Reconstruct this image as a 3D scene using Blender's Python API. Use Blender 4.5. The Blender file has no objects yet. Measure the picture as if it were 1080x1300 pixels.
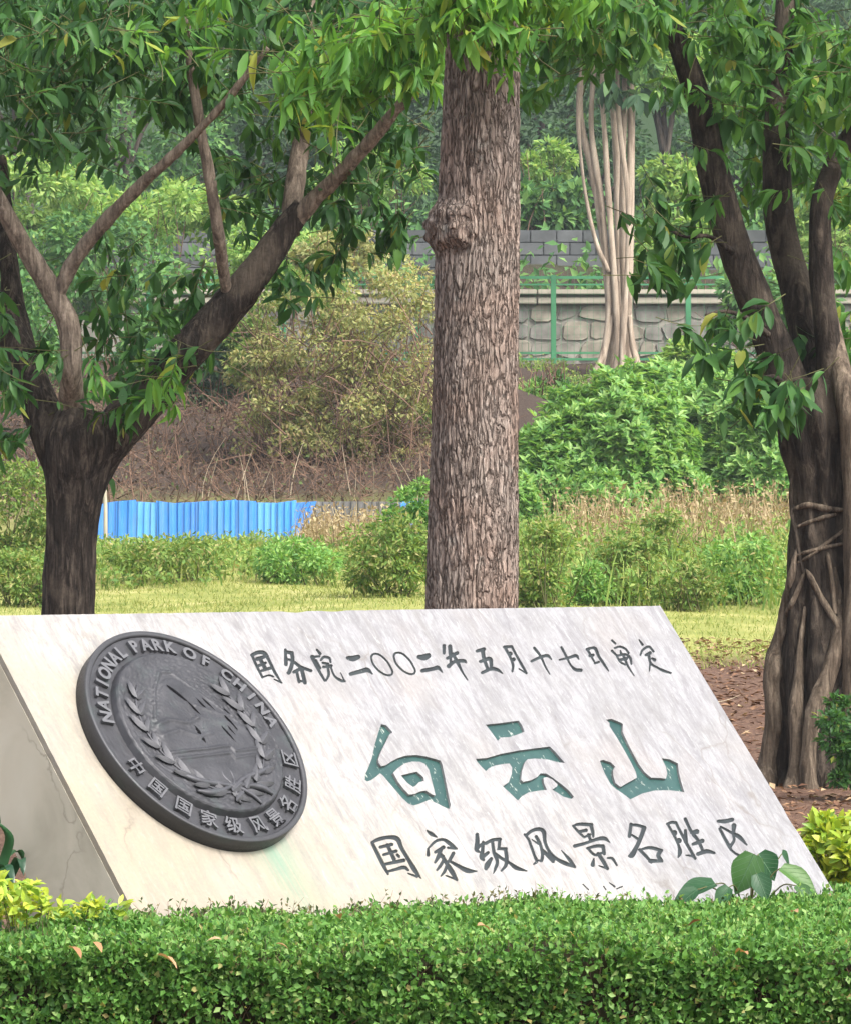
import bpy, bmesh, math, random
import numpy as np
from mathutils import Vector, Matrix, noise as mnoise

SC = bpy.context.scene
COL = SC.collection
rng = np.random.default_rng(7)
random.seed(7)
rad = math.radians

# ------------------------------------------------------------------ camera, sky, sun, exposure
F, CX, CY, HY = 5500.0, 540.0, 650.0, 701.6        # focal length and horizon in photo pixels (1080 x 1300)
CAMZ = 1.65
PITCH = math.atan2(HY - CY, F)
cam_d = bpy.data.cameras.new('camera')
cam = bpy.data.objects.new('camera', cam_d); COL.objects.link(cam)
cam.location = (0, 0, CAMZ)
cam.rotation_euler = (math.pi / 2 + PITCH, 0, 0)
cam_d.sensor_fit = 'HORIZONTAL'; cam_d.sensor_width = 36.0
cam_d.lens = 36.0 * F / 1080.0
cam_d.clip_start = 0.5; cam_d.clip_end = 3000.0
SC.camera = cam

SUN_DIR = Vector((0.55, -0.52, 0.90)).normalized()   # towards the sun
w = bpy.data.worlds.new('World'); SC.world = w; w.use_nodes = True
nt = w.node_tree; nt.nodes.clear()
sky = nt.nodes.new('ShaderNodeTexSky'); sky.sky_type = 'NISHITA'; sky.sun_disc = False
sky.sun_elevation = math.asin(SUN_DIR.z)
sky.sun_rotation = math.atan2(SUN_DIR.x, SUN_DIR.y)
sky.air_density = 1.0; sky.dust_density = 4.0; sky.ozone_density = 1.0
hs = nt.nodes.new('ShaderNodeHueSaturation'); hs.inputs['Saturation'].default_value = 0.35
bg = nt.nodes.new('ShaderNodeBackground'); bg.inputs['Strength'].default_value = 0.15
wo = nt.nodes.new('ShaderNodeOutputWorld')
nt.links.new(sky.outputs[0], hs.inputs['Color']); nt.links.new(hs.outputs[0], bg.inputs[0]); nt.links.new(bg.outputs[0], wo.inputs[0])
sd = bpy.data.lights.new('sun', 'SUN'); sd.energy = 1.7; sd.angle = rad(20); sd.color = (1.0, 0.95, 0.87)
sun = bpy.data.objects.new('sun', sd); COL.objects.link(sun)
sun.rotation_euler = SUN_DIR.to_track_quat('Z', 'Y').to_euler()
sun.location = (8, -8, 30)
SC.view_settings.view_transform = 'Standard'; SC.view_settings.look = 'None'
SC.view_settings.exposure = 1.52; SC.view_settings.gamma = 1.0
HAZE = .00035
SC.cycles.max_bounces = 6; SC.cycles.diffuse_bounces = 3; SC.cycles.glossy_bounces = 2
SC.cycles.transmission_bounces = 3; SC.cycles.volume_bounces = 0; SC.cycles.use_denoising = True

# ------------------------------------------------------------------ helpers
_c, _s = math.cos(PITCH), math.sin(PITCH)
def P(x, y, d):
    """photo pixel + depth along +Y -> world"""
    dx, dz = (x - CX) / F, -(y - CY) / F
    ry, rz = _c - dz * _s, _s + dz * _c
    t = d / ry
    return np.array([dx * t, d, CAMZ + rz * t])
def PIX(p):
    p = np.asarray(p, float); X = p[..., 0]; Y = p[..., 1]; Z = p[..., 2] - CAMZ
    yy = Y * _c + Z * _s; zz = -Y * _s + Z * _c
    return np.stack([CX + F * X / yy, CY - F * zz / yy], -1)
def norm(v):
    v = np.asarray(v, float)
    return v / np.maximum(np.linalg.norm(v, axis=-1, keepdims=True), 1e-9)

PROF = np.array([(-100, 0), (20, 0), (25, .12), (28, .17), (33, .45), (38, .72), (46, 1.06), (52, 1.27), (60, 1.5), (75, 1.8),
                 (78, 2.5), (90, 4.6), (100, 5.7), (106, 6.25), (108.6, 6.4), (109.4, 7.9), (116, 8.8), (117.4, 9.2), (118.3, 10.3),
                 (130, 10.8), (150, 12), (170, 14), (200, 22), (260, 48), (420, 85), (900, 100)])
def gz(x, d):
    x = np.asarray(x, float); d = np.asarray(d, float)
    z = np.interp(d, PROF[:, 0], PROF[:, 1])
    a = np.clip((d - 20) / 30, 0, 1)
    z = z + a * (0.05 * np.sin(x * .9 + d * .31) + .04 * np.sin(x * .37 - d * .53))
    b = np.clip((d - 78) / 10, 0, 1) * np.clip((104 - d) / 6, 0, 1)
    z = z + b * (0.3 * np.sin(x * .8 + 1) + .2 * np.sin(x * 1.7 + d * .6))
    return z
def ground_at(px, py, d0=15, d1=130):
    for d in np.arange(d0, d1, .25):
        p = P(px, py, d)
        if p[2] <= gz(p[0], d): return p
    return P(px, py, d1)

def link(o, parent=None):
    COL.objects.link(o)
    if parent is not None: o.parent = parent
    return o
def mesh_np(name, V, Fc, mat, smooth=False):
    V = np.asarray(V, np.float32); Fc = np.asarray(Fc, np.int32)
    me = bpy.data.meshes.new(name)
    n, k = Fc.shape
    me.vertices.add(len(V)); me.vertices.foreach_set('co', V.ravel())
    me.loops.add(n * k); me.loops.foreach_set('vertex_index', Fc.ravel())
    me.polygons.add(n); me.polygons.foreach_set('loop_start', np.arange(0, n * k, k, dtype=np.int32))
    if smooth: me.polygons.foreach_set('use_smooth', np.ones(n, bool))
    me.update(calc_edges=True); me.validate()
    me.materials.append(mat)
    return me
def obj(name, me, parent=None, kind=None):
    o = link(bpy.data.objects.new(name, me), parent)
    if kind: o['kind'] = kind
    return o
def tag(o, label, cat, group=None):
    o['label'] = label; o['category'] = cat
    if group: o['group'] = group
    return o
def thing(name, label, cat, loc=(0, 0, 0), group=None):
    o = bpy.data.objects.new(name, None); o.empty_display_size = .2
    COL.objects.link(o); o.location = loc
    return tag(o, label, cat, group)
def keep(o, parent):
    """parent without moving (parts are written in world space)"""
    o.parent = parent
    o.matrix_parent_inverse = Matrix.Translation(Vector(parent.location)).inverted()
    return o
def bm_mesh(name, bm, mat, smooth=False):
    me = bpy.data.meshes.new(name); bm.to_mesh(me); bm.free()
    if smooth:
        for p in me.polygons: p.use_smooth = True
    me.materials.append(mat); return me
def box_mesh(name, mat, a, b, bevel=0.0):
    bm = bmesh.new(); bmesh.ops.create_cube(bm, size=1)
    a = Vector(a); b = Vector(b)
    for v in bm.verts: v.co = Vector([(a[i] + b[i]) / 2 + v.co[i] * (b[i] - a[i]) for i in range(3)])
    if bevel: bmesh.ops.bevel(bm, geom=bm.edges[:], offset=bevel, segments=2, affect='EDGES')
    return bm_mesh(name, bm, mat)

# ---- leaves
T_SMALL = (np.array([(0, 0, 0), (-.5, .45, .08), (0, .5, -.04), (.5, .45, .08), (0, 1, -.08)]),
           np.array([(0, 2, 1), (0, 3, 2), (1, 2, 4), (2, 3, 4)]))
T_DIA = (np.array([(0, 0, 0), (-.5, .48, .1), (.5, .48, .1), (0, 1, -.05)]), np.array([(0, 3, 1), (0, 2, 3)]))
T_BIG = (np.array([(0, 0, 0), (-.34, .22, .05), (-.5, .5, .04), (-.33, .78, -.06), (0, 1, -.2),
                   (.33, .78, -.06), (.5, .5, .04), (.34, .22, .05), (0, .25, 0), (0, .52, -.03), (0, .78, -.1)]),
         np.array([(0, 8, 1), (1, 8, 9), (1, 9, 2), (2, 9, 10), (2, 10, 3), (3, 10, 4),
                   (0, 7, 8), (7, 9, 8), (7, 6, 9), (6, 10, 9), (6, 5, 10), (5, 4, 10)]))
T_BLADE = (np.array([(-.5, 0, 0), (.5, 0, 0), (-.42, .4, .02), (.42, .4, .02), (-.3, .75, .1), (.3, .75, .1), (0, 1, .25)]),
           np.array([(0, 1, 3), (0, 3, 2), (2, 3, 5), (2, 5, 4), (4, 5, 6)]))
def frames(d, nrm):
    d = norm(d); s = norm(np.cross(d, nrm)); n = np.cross(s, d)
    return s, d, n
def leaf_geo(T, pos, d, nrm, L, W, zc=1.0):
    tv, tf = T
    s, d, n = frames(d, nrm)
    L = np.broadcast_to(L, len(pos)).reshape(-1, 1, 1); W = np.broadcast_to(W, len(pos)).reshape(-1, 1, 1)
    V = pos[:, None, :] + tv[None, :, 0:1] * W * s[:, None, :] + tv[None, :, 1:2] * L * d[:, None, :] + tv[None, :, 2:3] * L * np.broadcast_to(zc, len(pos)).reshape(-1, 1, 1) * n[:, None, :]
    Fc = tf[None] + (np.arange(len(pos)) * len(tv))[:, None, None]
    return V.reshape(-1, 3), Fc.reshape(-1, 3)
def rvec(n):
    return norm(rng.normal(size=(n, 3)))
def sticks(p, d, L, r, bend=.15, seg=3):
    """thin three-sided twigs"""
    n = len(p); d = norm(d); L = np.broadcast_to(L, n); r = np.broadcast_to(r, n)
    side = norm(np.cross(d, rvec(n))); side2 = np.cross(d, side)
    b = rng.normal(size=(n, 1)) * bend; ang = rng.uniform(0, 6.28, (n, 1))
    bd = side * np.cos(ang) + side2 * np.sin(ang)
    V = np.zeros((n, (seg + 1) * 3, 3))
    for i in range(seg + 1):
        t = i / seg
        c = p + d * (L * t)[:, None] + bd * b * (L * t * t)[:, None]
        for j in range(3):
            a = j * 2.0944
            V[:, i * 3 + j] = c + (side * math.cos(a) + side2 * math.sin(a)) * (r * (1 - .65 * t))[:, None]
    f = []
    for i in range(seg):
        for j in range(3):
            f.append((i * 3 + j, i * 3 + (j + 1) % 3, (i + 1) * 3 + (j + 1) % 3, (i + 1) * 3 + j))
    Fc = np.array(f)[None] + (np.arange(n) * (seg + 1) * 3)[:, None, None]
    return V.reshape(-1, 3), Fc.reshape(-1, 4)
def merge(parts):
    V, Fs, o = [], [], 0
    for v, f in parts:
        V.append(v); Fs.append(f + o); o += len(v)
    return np.concatenate(V), np.concatenate(Fs)

def catmull(pts, n):
    pts = np.asarray(pts, float)
    ext = np.vstack([2 * pts[0] - pts[1], pts, 2 * pts[-1] - pts[-2]])
    out = []
    m = len(pts) - 1
    for u in np.linspace(0, m - 1e-6, n):
        i = int(u); t = u - i
        a, b, c, d = ext[i:i + 4]
        out.append(.5 * ((2 * b) + (c - a) * t + (2 * a - 5 * b + 4 * c - d) * t * t + (3 * b - a - 3 * c + d) * t ** 3))
    return np.array(out)
def tube(pts, r, sides=14, rings=24, rough=0.0, rs=6.0, lobes=None, twist=0):
    """pts (n,3) world, r (n) radii"""
    q = catmull(np.c_[pts, r], rings)
    c, rr = q[:, :3], np.maximum(q[:, 3], 1e-4)
    tg = norm(np.gradient(c, axis=0))
    ref = np.array([0, -1, 0.001]); V = []
    for i in range(rings):
        s = norm(np.cross(tg[i], ref)); u = np.cross(s, tg[i])
        for j in range(sides):
            a = 2 * math.pi * j / sides + twist * i / rings
            dirv = s * math.cos(a) + u * math.sin(a)
            R = rr[i]
            if lobes: R *= 1 + lobes(a, i / (rings - 1))
            if rough:
                p = c[i] + dirv * R
                R += rough * mnoise.noise(Vector((p[0] * rs, p[1] * rs, p[2] * rs * .35))) + rough * .5 * mnoise.noise(Vector((p[0] * rs * 2.7, p[1] * rs * 2.7, p[2] * rs)))
            V.append(c[i] + dirv * R)
    f = [(i * sides + j, i * sides + (j + 1) % sides, (i + 1) * sides + (j + 1) % sides, (i + 1) * sides + j)
         for i in range(rings - 1) for j in range(sides)]
    V.append(c[0]); V.append(c[-1]); k = len(V)
    for j in range(sides):
        f.append((k - 2, (j + 1) % sides, j, j)); f.append((k - 1, (rings - 1) * sides + j, (rings - 1) * sides + (j + 1) % sides, (rings - 1) * sides + (j + 1) % sides))
    return np.array(V), np.array(f)
def tube_mesh(name, mat, *a, **k):
    V, f = tube(*a, **k)
    me = bpy.data.meshes.new(name)
    me.from_pydata([tuple(v) for v in V], [], [tuple(q) if q[2] != q[3] else tuple(q[:3]) for q in f])
    for p in me.polygons: p.use_smooth = True
    me.materials.append(mat); me.update()
    return me

# ---- materials
class M:
    def __init__(s, name):
        s.m = bpy.data.materials.new(name); s.m.use_nodes = True; s.t = s.m.node_tree; s.t.nodes.clear()
        s.out = s.t.nodes.new('ShaderNodeOutputMaterial')
    def n(s, typ, ins=None, **kw):
        x = s.t.nodes.new('ShaderNode' + typ)
        for k, v in kw.items(): setattr(x, k, v)
        for k, v in (ins or {}).items(): s.set(x.inputs[k], v)
        return x
    def set(s, sock, v):
        if isinstance(v, bpy.types.NodeSocket): s.t.links.new(v, sock)
        elif isinstance(v, bpy.types.Node): s.t.links.new(v.outputs[0], sock)
        else:
            if isinstance(v, tuple) and len(v) == 3 and sock.type == 'RGBA': v = (*v, 1)
            sock.default_value = v
    def ramp(s, fac, stops, interp='LINEAR'):
        x = s.n('ValToRGB', {0: fac}); e = x.color_ramp; e.interpolation = interp
        while len(e.elements) < len(stops): e.elements.new(.5)
        for el, (p, c) in zip(e.elements, stops):
            el.position = p; el.color = (*c, 1) if len(c) == 3 else c
        return x.outputs[0]
    def noise(s, vec, scale, detail=4, rough=.55, dist=0.0):
        return s.n('TexNoise', {'Vector': vec, 'Scale': scale, 'Detail': detail, 'Roughness': rough, 'Distortion': dist}).outputs[0]
    def math(s, op, a, b=0.0, clamp=False):
        x = s.n('Math', {0: a, 1: b}, operation=op); x.use_clamp = clamp; return x.outputs[0]
    def mix(s, f, a, b, mode='MIX'):
        x = s.n('MixRGB', {0: f, 1: a, 2: b}, blend_type=mode); return x.outputs[0]
    def mapv(s, vec, scale=(1, 1, 1), rot=(0, 0, 0), loc=(0, 0, 0)):
        return s.n('Mapping', {'Vector': vec, 'Scale': scale, 'Rotation': rot, 'Location': loc}).outputs[0]
    def coord(s): return s.n('TexCoord').outputs['Object']
    def pos(s): return s.n('NewGeometry').outputs['Position']
    def bump(s, h, strength, dist): return s.n('Bump', {'Height': h, 'Strength': strength, 'Distance': dist}).outputs[0]
    def pbr(s, col, rough=.6, metal=0.0, spec=.4, normal=None):
        b = s.n('BsdfPrincipled', {'Base Color': col, 'Roughness': rough, 'Metallic': metal, 'Specular IOR Level': spec})
        if normal is not None: s.set(b.inputs['Normal'], normal)
        return b.outputs[0]
    def done(s, sh): s.t.links.new(sh, s.out.inputs[0]); return s.m

def leaf_mat(name, stops, trans=.35, rough=.5, spec=.35, var=.25, vs=.6):
    m = M(name)
    g = m.n('NewGeometry'); oi = m.n('ObjectInfo')
    r = m.math('FRACT', m.math('ADD', g.outputs['Random Per Island'], oi.outputs['Random']))
    c = m.ramp(r, stops)
    k = m.noise(g.outputs['Position'], vs, 2)
    k = m.math('MULTIPLY_ADD', k, 2 * var); m.t.nodes[-1].inputs[2].default_value = 1 - var
    c = m.mix(1.0, c, m.n('CombineColor', {0: k, 1: k, 2: k}).outputs[0], 'MULTIPLY')
    p = m.pbr(c, rough, 0, spec)
    tr = m.n('BsdfTranslucent', {0: m.mix(1.0, c, (1.35, 1.25, .7), 'MULTIPLY')})
    return m.done(m.n('MixShader', {0: trans, 1: p, 2: tr.outputs[0]}).outputs[0])
def bark_mat(name, c1, c2, c3, sx=9, sz=1.6, bs=.5, bd=.02, patch=None):
    m = M(name); v = m.pos()
    a = m.noise(m.mapv(v, (sx, sx, sz)), 3.0, 6, .65, .6)
    b = m.noise(v, 2.2, 3)
    c = m.ramp(a, [(.32, c1), (.5, c2), (.68, c3)])
    if patch is not None:
        c = m.mix(m.ramp(b, [(.52, (0, 0, 0)), (.66, (.75, .75, .75))]), c, patch)
    f = m.noise(v, 60, 3)
    c = m.mix(.35, c, m.mix(1, c, m.ramp(f, [(.3, (.5, .5, .5)), (.7, (1.5, 1.5, 1.5))]), 'MULTIPLY'))
    return m.done(m.pbr(c, .9, 0, .15, m.bump(a, bs, bd)))
def plain(name, col, rough=.6, metal=0.0, spec=.4, var=.2, scale=8.0, bump=0.0):
    m = M(name); v = m.pos(); n1 = m.noise(v, scale, 5)
    lo = tuple(x * (1 - var) for x in col); hi = tuple(min(1, x * (1 + var)) for x in col)
    nb = m.bump(n1, bump, .02) if bump else None
    return m.done(m.pbr(m.ramp(n1, [(.3, lo), (.7, hi)]), rough, metal, spec, nb))

L_LEFT = leaf_mat('leaf_left', [(0, (.022, .07, .02)), (.5, (.04, .115, .03)), (.9, (.075, .19, .042)), (.97, (.10, .22, .045)), (1, (.28, .28, .05))], .4, .5, .28)
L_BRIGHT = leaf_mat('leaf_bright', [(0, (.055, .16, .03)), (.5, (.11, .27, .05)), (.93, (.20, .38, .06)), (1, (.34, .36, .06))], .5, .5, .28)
L_RIGHT = leaf_mat('leaf_right', [(0, (.036, .11, .028)), (.5, (.072, .19, .042)), (.94, (.13, .29, .055)), (1, (.28, .30, .06))], .45, .5, .28)
L_HEDGE = leaf_mat('leaf_hedge', [(0, (.026, .085, .016)), (.4, (.072, .185, .030)), (.8, (.14, .29, .065)), (.97, (.25, .38, .12)), (1, (.32, .26, .10))], .35, .55, .25, .3, 2.5)
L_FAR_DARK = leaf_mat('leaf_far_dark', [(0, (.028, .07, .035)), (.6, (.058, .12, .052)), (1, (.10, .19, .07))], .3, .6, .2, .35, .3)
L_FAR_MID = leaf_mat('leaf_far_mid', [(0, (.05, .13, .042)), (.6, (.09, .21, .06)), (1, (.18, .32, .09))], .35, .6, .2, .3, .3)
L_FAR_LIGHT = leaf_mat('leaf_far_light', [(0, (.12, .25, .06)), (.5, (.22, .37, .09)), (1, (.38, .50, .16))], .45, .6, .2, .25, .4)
L_GOLD = leaf_mat('leaf_gold', [(0, (.15, .19, .07)), (.4, (.28, .31, .11)), (.8, (.40, .38, .16)), (1, (.30, .22, .11))], .35, .6, .2, .3, .5)
L_MOUND = leaf_mat('leaf_mound', [(0, (.07, .19, .04)), (.5, (.16, .33, .07)), (1, (.30, .46, .13))], .4, .45, .35, .3, .7)
L_WEED = leaf_mat('leaf_weed', [(0, (.08, .16, .035)), (.4, (.14, .24, .05)), (.8, (.24, .31, .08)), (1, (.33, .29, .13))], .35, .6, .2, .3, .5)
L_DRY = leaf_mat('leaf_dry', [(0, (.16, .11, .06)), (.5, (.28, .21, .12)), (1, (.40, .33, .20))], .25, .8, .1, .2, .6)
L_LIME = leaf_mat('leaf_lime', [(0, (.13, .25, .03)), (.4, (.27, .39, .04)), (1, (.48, .52, .06))], .4, .4, .4, .15, 3)
L_LITTER = leaf_mat('leaf_litter', [(0, (.07, .035, .022)), (.5, (.17, .09, .055)), (.85, (.28, .17, .10)), (1, (.42, .33, .2))], .1, .8, .15, .2, 1)
L_VINE = leaf_mat('leaf_vine', [(0, (.05, .15, .04)), (1, (.09, .22, .06))], .35, .35, .5, .15, 6)
L_STRAP = leaf_mat('leaf_strap', [(0, (.012, .05, .022)), (1, (.03, .09, .035))], .2, .35, .5, .15, 4)
L_GRASS = leaf_mat('leaf_grass', [(0, (.13, .19, .04)), (.6, (.24, .28, .075)), (1, (.37, .36, .14))], .35, .6, .2, .2, .3)
BARK_L = bark_mat('bark_left', (.010, .008, .007), (.028, .022, .018), (.095, .076, .06), 11, 1.6, 1.0, .03, (.11, .088, .068))
def bark_c():
    m = M('bark_centre'); v = m.pos()
    vv = m.mix(.10, v, m.n('TexNoise', {'Vector': m.mapv(v, (9, 9, 3)), 'Scale': 1.0, 'Detail': 5}).outputs[1])
    a = m.noise(m.mapv(v, (46, 46, 5)), 1.0, 7, .7, .8)
    vo = m.n('TexVoronoi', {'Vector': m.mapv(vv, (50, 50, 7.0)), 'Scale': 1.0}, feature='DISTANCE_TO_EDGE').outputs[0]
    c = m.ramp(a, [(.28, (.13, .10, .085)), (.47, (.255, .205, .175)), (.6, (.36, .30, .26)), (.75, (.45, .39, .345))])
    c = m.mix(m.ramp(m.noise(v, 2.4, 4), [(.45, (0, 0, 0)), (.65, (.6, .6, .6))]), c, m.mix(1, c, (1.08, .90, .82), 'MULTIPLY'))
    c = m.mix(m.ramp(m.noise(v, 6, 5, .7), [(.60, (0, 0, 0)), (.70, (.55, .55, .55))]), c, (.30, .30, .27))
    cr = m.ramp(vo, [(.0, (1, 1, 1)), (.05, (.6, .6, .6)), (.16, (0, 0, 0))])
    c = m.mix(m.math('MULTIPLY', cr, .6), c, (.065, .046, .038))
    return m.done(m.pbr(c, .92, 0, .12, m.bump(m.math('SUBTRACT', a, cr), 1.0, .02)))
BARK_C = bark_c()
BARK_R = bark_mat('bark_right', (.009, .007, .006), (.026, .020, .016), (.085, .067, .052), 7, 1.6, 1.0, .04, (.085, .068, .052))
BARK_L2 = bark_mat('bark_left_branch', (.06, .047, .038), (.15, .118, .092), (.27, .22, .175), 12, 2.2, .8, .02)
BARK_ROOT = bark_mat('bark_root', (.04, .03, .022), (.11, .084, .062), (.22, .175, .13), 9, 1.2, 1.0, .03)
BARK_PALE = bark_mat('bark_pale', (.16, .12, .09), (.30, .24, .185), (.44, .37, .29), 2.5, .3, .5, .05)
BARK_FAR = bark_mat('bark_far', (.03, .025, .02), (.07, .055, .045), (.12, .10, .08), 1.5, .3, .5, .05)
TWIG = plain('twig', (.16, .10, .07), .9, 0, .1, .4, 1.5)
TWIG_PALE = plain('twig_pale', (.38, .31, .22), .9, 0, .1, .3, 1.5)
TWIG_GREEN = plain('twig_green', (.10, .10, .045), .8, 0, .1, .3, 3)

# ------------------------------------------------------------------ ground
def make_ground():
    xs = np.unique(np.concatenate([np.linspace(-500, -30, 24), np.linspace(-30, 30, 121), np.linspace(30, 500, 24)]))
    ds = np.unique(np.concatenate([np.linspace(-100, 10, 12), np.linspace(10, 60, 101), np.linspace(60, 140, 161), np.linspace(140, 420, 60), np.linspace(420, 900, 12)]))
    X, D = np.meshgrid(xs, ds)
    V = np.stack([X, D, gz(X, D)], -1).reshape(-1, 3)
    nx = len(xs); i, j = np.meshgrid(np.arange(len(ds) - 1), np.arange(nx - 1), indexing='ij')
    a = (i * nx + j).ravel()
    Fc = np.stack([a, a + 1, a + nx + 1, a + nx], -1)
    m = M('ground_cover'); v = m.pos()
    sep = m.n('SeparateXYZ', {0: v}); d = sep.outputs[1]
    wob = m.noise(v, .35, 4)
    dd = m.math('MULTIPLY_ADD', wob, 6.0); m.t.nodes[-1].inputs[2].default_value = -3.0
    dd = m.math('ADD', d, dd)
    fine = m.noise(v, 25, 6, .7); mid = m.noise(v, 1.3, 4)
    soil = m.ramp(fine, [(.3, (.05, .028, .02)), (.5, (.12, .07, .05)), (.7, (.22, .145, .10))])
    lawn = m.ramp(mid, [(.3, (.17, .20, .05)), (.55, (.27, .275, .085)), (.75, (.38, .35, .15))])
    lawn = m.mix(.4, lawn, m.mix(1, lawn, m.ramp(fine, [(.3, (.5, .5, .5)), (.7, (1.5, 1.5, 1.5))]), 'MULTIPLY'))
    bank = m.ramp(fine, [(.3, (.025, .017, .014)), (.5, (.055, .039, .031)), (.72, (.10, .073, .053))])
    hill = m.ramp(fine, [(.3, (.012, .028, .012)), (.7, (.04, .07, .025))])
    def step(x, a, b): return m.math('DIVIDE', m.math('SUBTRACT', x, a), b - a, True)
    c = m.mix(step(dd, 37, 39.5), soil, lawn)
    c = m.mix(step(dd, 74, 80), c, bank)
    c = m.mix(step(dd, 116, 120), c, hill)
    b = m.bump(fine, .8, .03)
    mat = m.done(m.pbr(c, .95, 0, .1, b))
    o = obj('ground', mesh_np('ground', V, Fc, mat, True)); o['kind'] = 'structure'
make_ground()

# ------------------------------------------------------------------ monument frame (fitted from the round emblem and the slab edges)
YAW, TILT = rad(48.12), rad(39.27)
SCL = 1.35
r_ = np.array([math.cos(YAW), math.sin(YAW), 0])
bk = np.array([-math.sin(YAW), math.cos(YAW), 0])
u_ = bk * math.sin(TILT) + np.array([0, 0, 1]) * math.cos(TILT)
n_ = np.cross(r_, u_)
DISC_T = .042 * SCL
DISC_R = .3069 * SCL
OFACE = np.array([-.5242 * SCL, 10 * SCL, 0]); OFACE[2] = CAMZ - .42 * SCL     # centre of the emblem's face
# the fit was made with the camera pitched: same pitch here, so the offsets are world offsets
B0 = OFACE - n_ * DISC_T                                                       # emblem centre on the slab face
ROT = Matrix(((r_[0], -n_[0], u_[0]), (r_[1], -n_[1], u_[1]), (r_[2], -n_[2], u_[2])))
def slab_uv(x, y):
    dx, dz = (x - CX) / F, -(y - CY) / F
    d = np.array([dx, _c - dz * _s, _s + dz * _c]); C = np.array([0, 0, CAMZ])
    t = ((B0 - C) @ n_) / (d @ n_); q = C + d * t - B0
    return q @ r_, q @ u_
TOP, LC, RC, SHEAR, THICK = .3916 * SCL, -.4341 * SCL, 2.0344 * SCL, .0327, .315
BOT = -(B0[2] + .02) / u_[2]
FRONT_T = .02
SLAB_Q = [(LC + SHEAR * BOT, BOT), (RC + SHEAR * BOT, BOT), (RC + SHEAR * TOP, TOP), (LC + SHEAR * TOP, TOP)]

def marble():
    m = M('marble'); v = m.coord()
    base = m.noise(v, 1.6, 4, .6, .4)
    sep = m.n('SeparateXYZ', {0: v})
    gx = m.math('ADD', m.math('MULTIPLY', sep.outputs[0], .42), m.math('MULTIPLY', sep.outputs[2], .55))
    g = m.math('ADD', gx, m.math('MULTIPLY', base, .9))
    tone = m.ramp(g, [(.15, (.265, .228, .168)), (.42, (.285, .26, .218)), (.70, (.29, .28, .272)), (1.0, (.228, .226, .235))])
    st = m.noise(m.mapv(v, (7, 7, 2.0), (0, rad(-8), 0)), 3.0, 10, .75, .9)          # streaks running down the slope
    st2 = m.noise(m.mapv(v, (20, 20, 5), (0, rad(-12), 0)), 3.0, 8, .75, .6)
    amt = m.ramp(g, [(.2, (.3, .3, .3)), (.6, (.85, .85, .85)), (1, (1, 1, 1))])
    dark = m.ramp(st, [(.36, (1, 1, 1)), (.46, (.5, .5, .5)), (.54, (0, 0, 0))])
    c = m.mix(m.math('MULTIPLY', m.math('MULTIPLY', dark, amt), .75), tone, (.115, .108, .115))
    d2 = m.ramp(st2, [(.36, (1, 1, 1)), (.5, (0, 0, 0))])
    c = m.mix(m.math('MULTIPLY', m.math('MULTIPLY', d2, amt), .6), c, (.14, .134, .14))
    l2 = m.ramp(st2, [(.56, (0, 0, 0)), (.68, (1, 1, 1))])
    c = m.mix(m.math('MULTIPLY', m.math('MULTIPLY', l2, amt), .8), c, (.40, .395, .39))
    # rosy and ochre clouds
    ro = m.ramp(m.noise(v, 2.7, 3), [(.52, (0, 0, 0)), (.72, (.5, .5, .5))])
    c = m.mix(m.math('MULTIPLY', ro, .4), c, (.30, .245, .205))
    # hairline veins
    vo = m.n('TexVoronoi', {'Vector': m.mapv(m.mix(.22, v, m.n('TexNoise', {'Vector': v, 'Scale': 4.0, 'Detail': 5}).outputs[1]), (1, 1, .55)), 'Scale': 3.2}, feature='DISTANCE_TO_EDGE')
    ve = m.ramp(vo.outputs[0], [(.0, (1, 1, 1)), (.006, (.4, .4, .4)), (.02, (0, 0, 0))])
    vm = m.ramp(m.noise(v, 2.1, 2), [(.5, (0, 0, 0)), (.62, (1, 1, 1))])
    c = m.mix(m.math('MULTIPLY', m.math('MULTIPLY', ve, vm), .6), c, (.11, .09, .07))
    # green run-off below the bronze
    x, z = sep.outputs[0], sep.outputs[2]
    xs = m.math('ADD', x, m.math('MULTIPLY', m.noise(v, 9, 3), .05))
    band = m.math('SUBTRACT', 1.0, m.math('MULTIPLY', m.math('ABSOLUTE', m.math('SUBTRACT', xs, .14)), 7.0), True)
    below = m.math('MULTIPLY', m.math('SUBTRACT', -.34, z), 30.0, True)
    fade = m.math('MULTIPLY', m.math('ADD', z, .78), 3.0, True)
    run = m.ramp(m.noise(m.mapv(v, (60, 1, 2.0)), 1.0, 4), [(.34, (0, 0, 0)), (.55, (1, 1, 1))])
    k = m.math('MULTIPLY', m.math('MULTIPLY', band, below), m.math('MULTIPLY', fade, run))
    c = m.mix(m.math('MULTIPLY', k, .85), c, (.12, .215, .15))
    bl = m.ramp(m.noise(v, 5.5, 6, .7, .8), [(.44, (0, 0, 0)), (.62, (1, 1, 1))])
    c = m.mix(m.math('MULTIPLY', m.math('MULTIPLY', bl, amt), .32), c, (.15, .145, .14))
    # long dark rain streaks
    rs_ = m.ramp(m.noise(m.mapv(v, (16, 1, .7)), 1.0, 5, .7), [(.52, (0, 0, 0)), (.75, (1, 1, 1))])
    c = m.mix(m.math('MULTIPLY', rs_, .28), c, (.13, .115, .095))
    # pale lime wash under the carved characters and fine speckle
    sp = m.noise(v, 90, 3)
    c = m.mix(.25, c, m.mix(1, c, m.ramp(sp, [(.3, (.78, .78, .78)), (.7, (1.2, 1.2, 1.2))]), 'MULTIPLY'))
    bmp = m.bump(m.math('ADD', st2, m.math('MULTIPLY', sp, .5)), .25, .004)
    ro2 = m.ramp(st, [(.3, (.38, .38, .38)), (.7, (.62, .62, .62))])
    return m.done(m.pbr(c, ro2, 0, .4, bmp))
MARBLE = marble()
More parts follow.
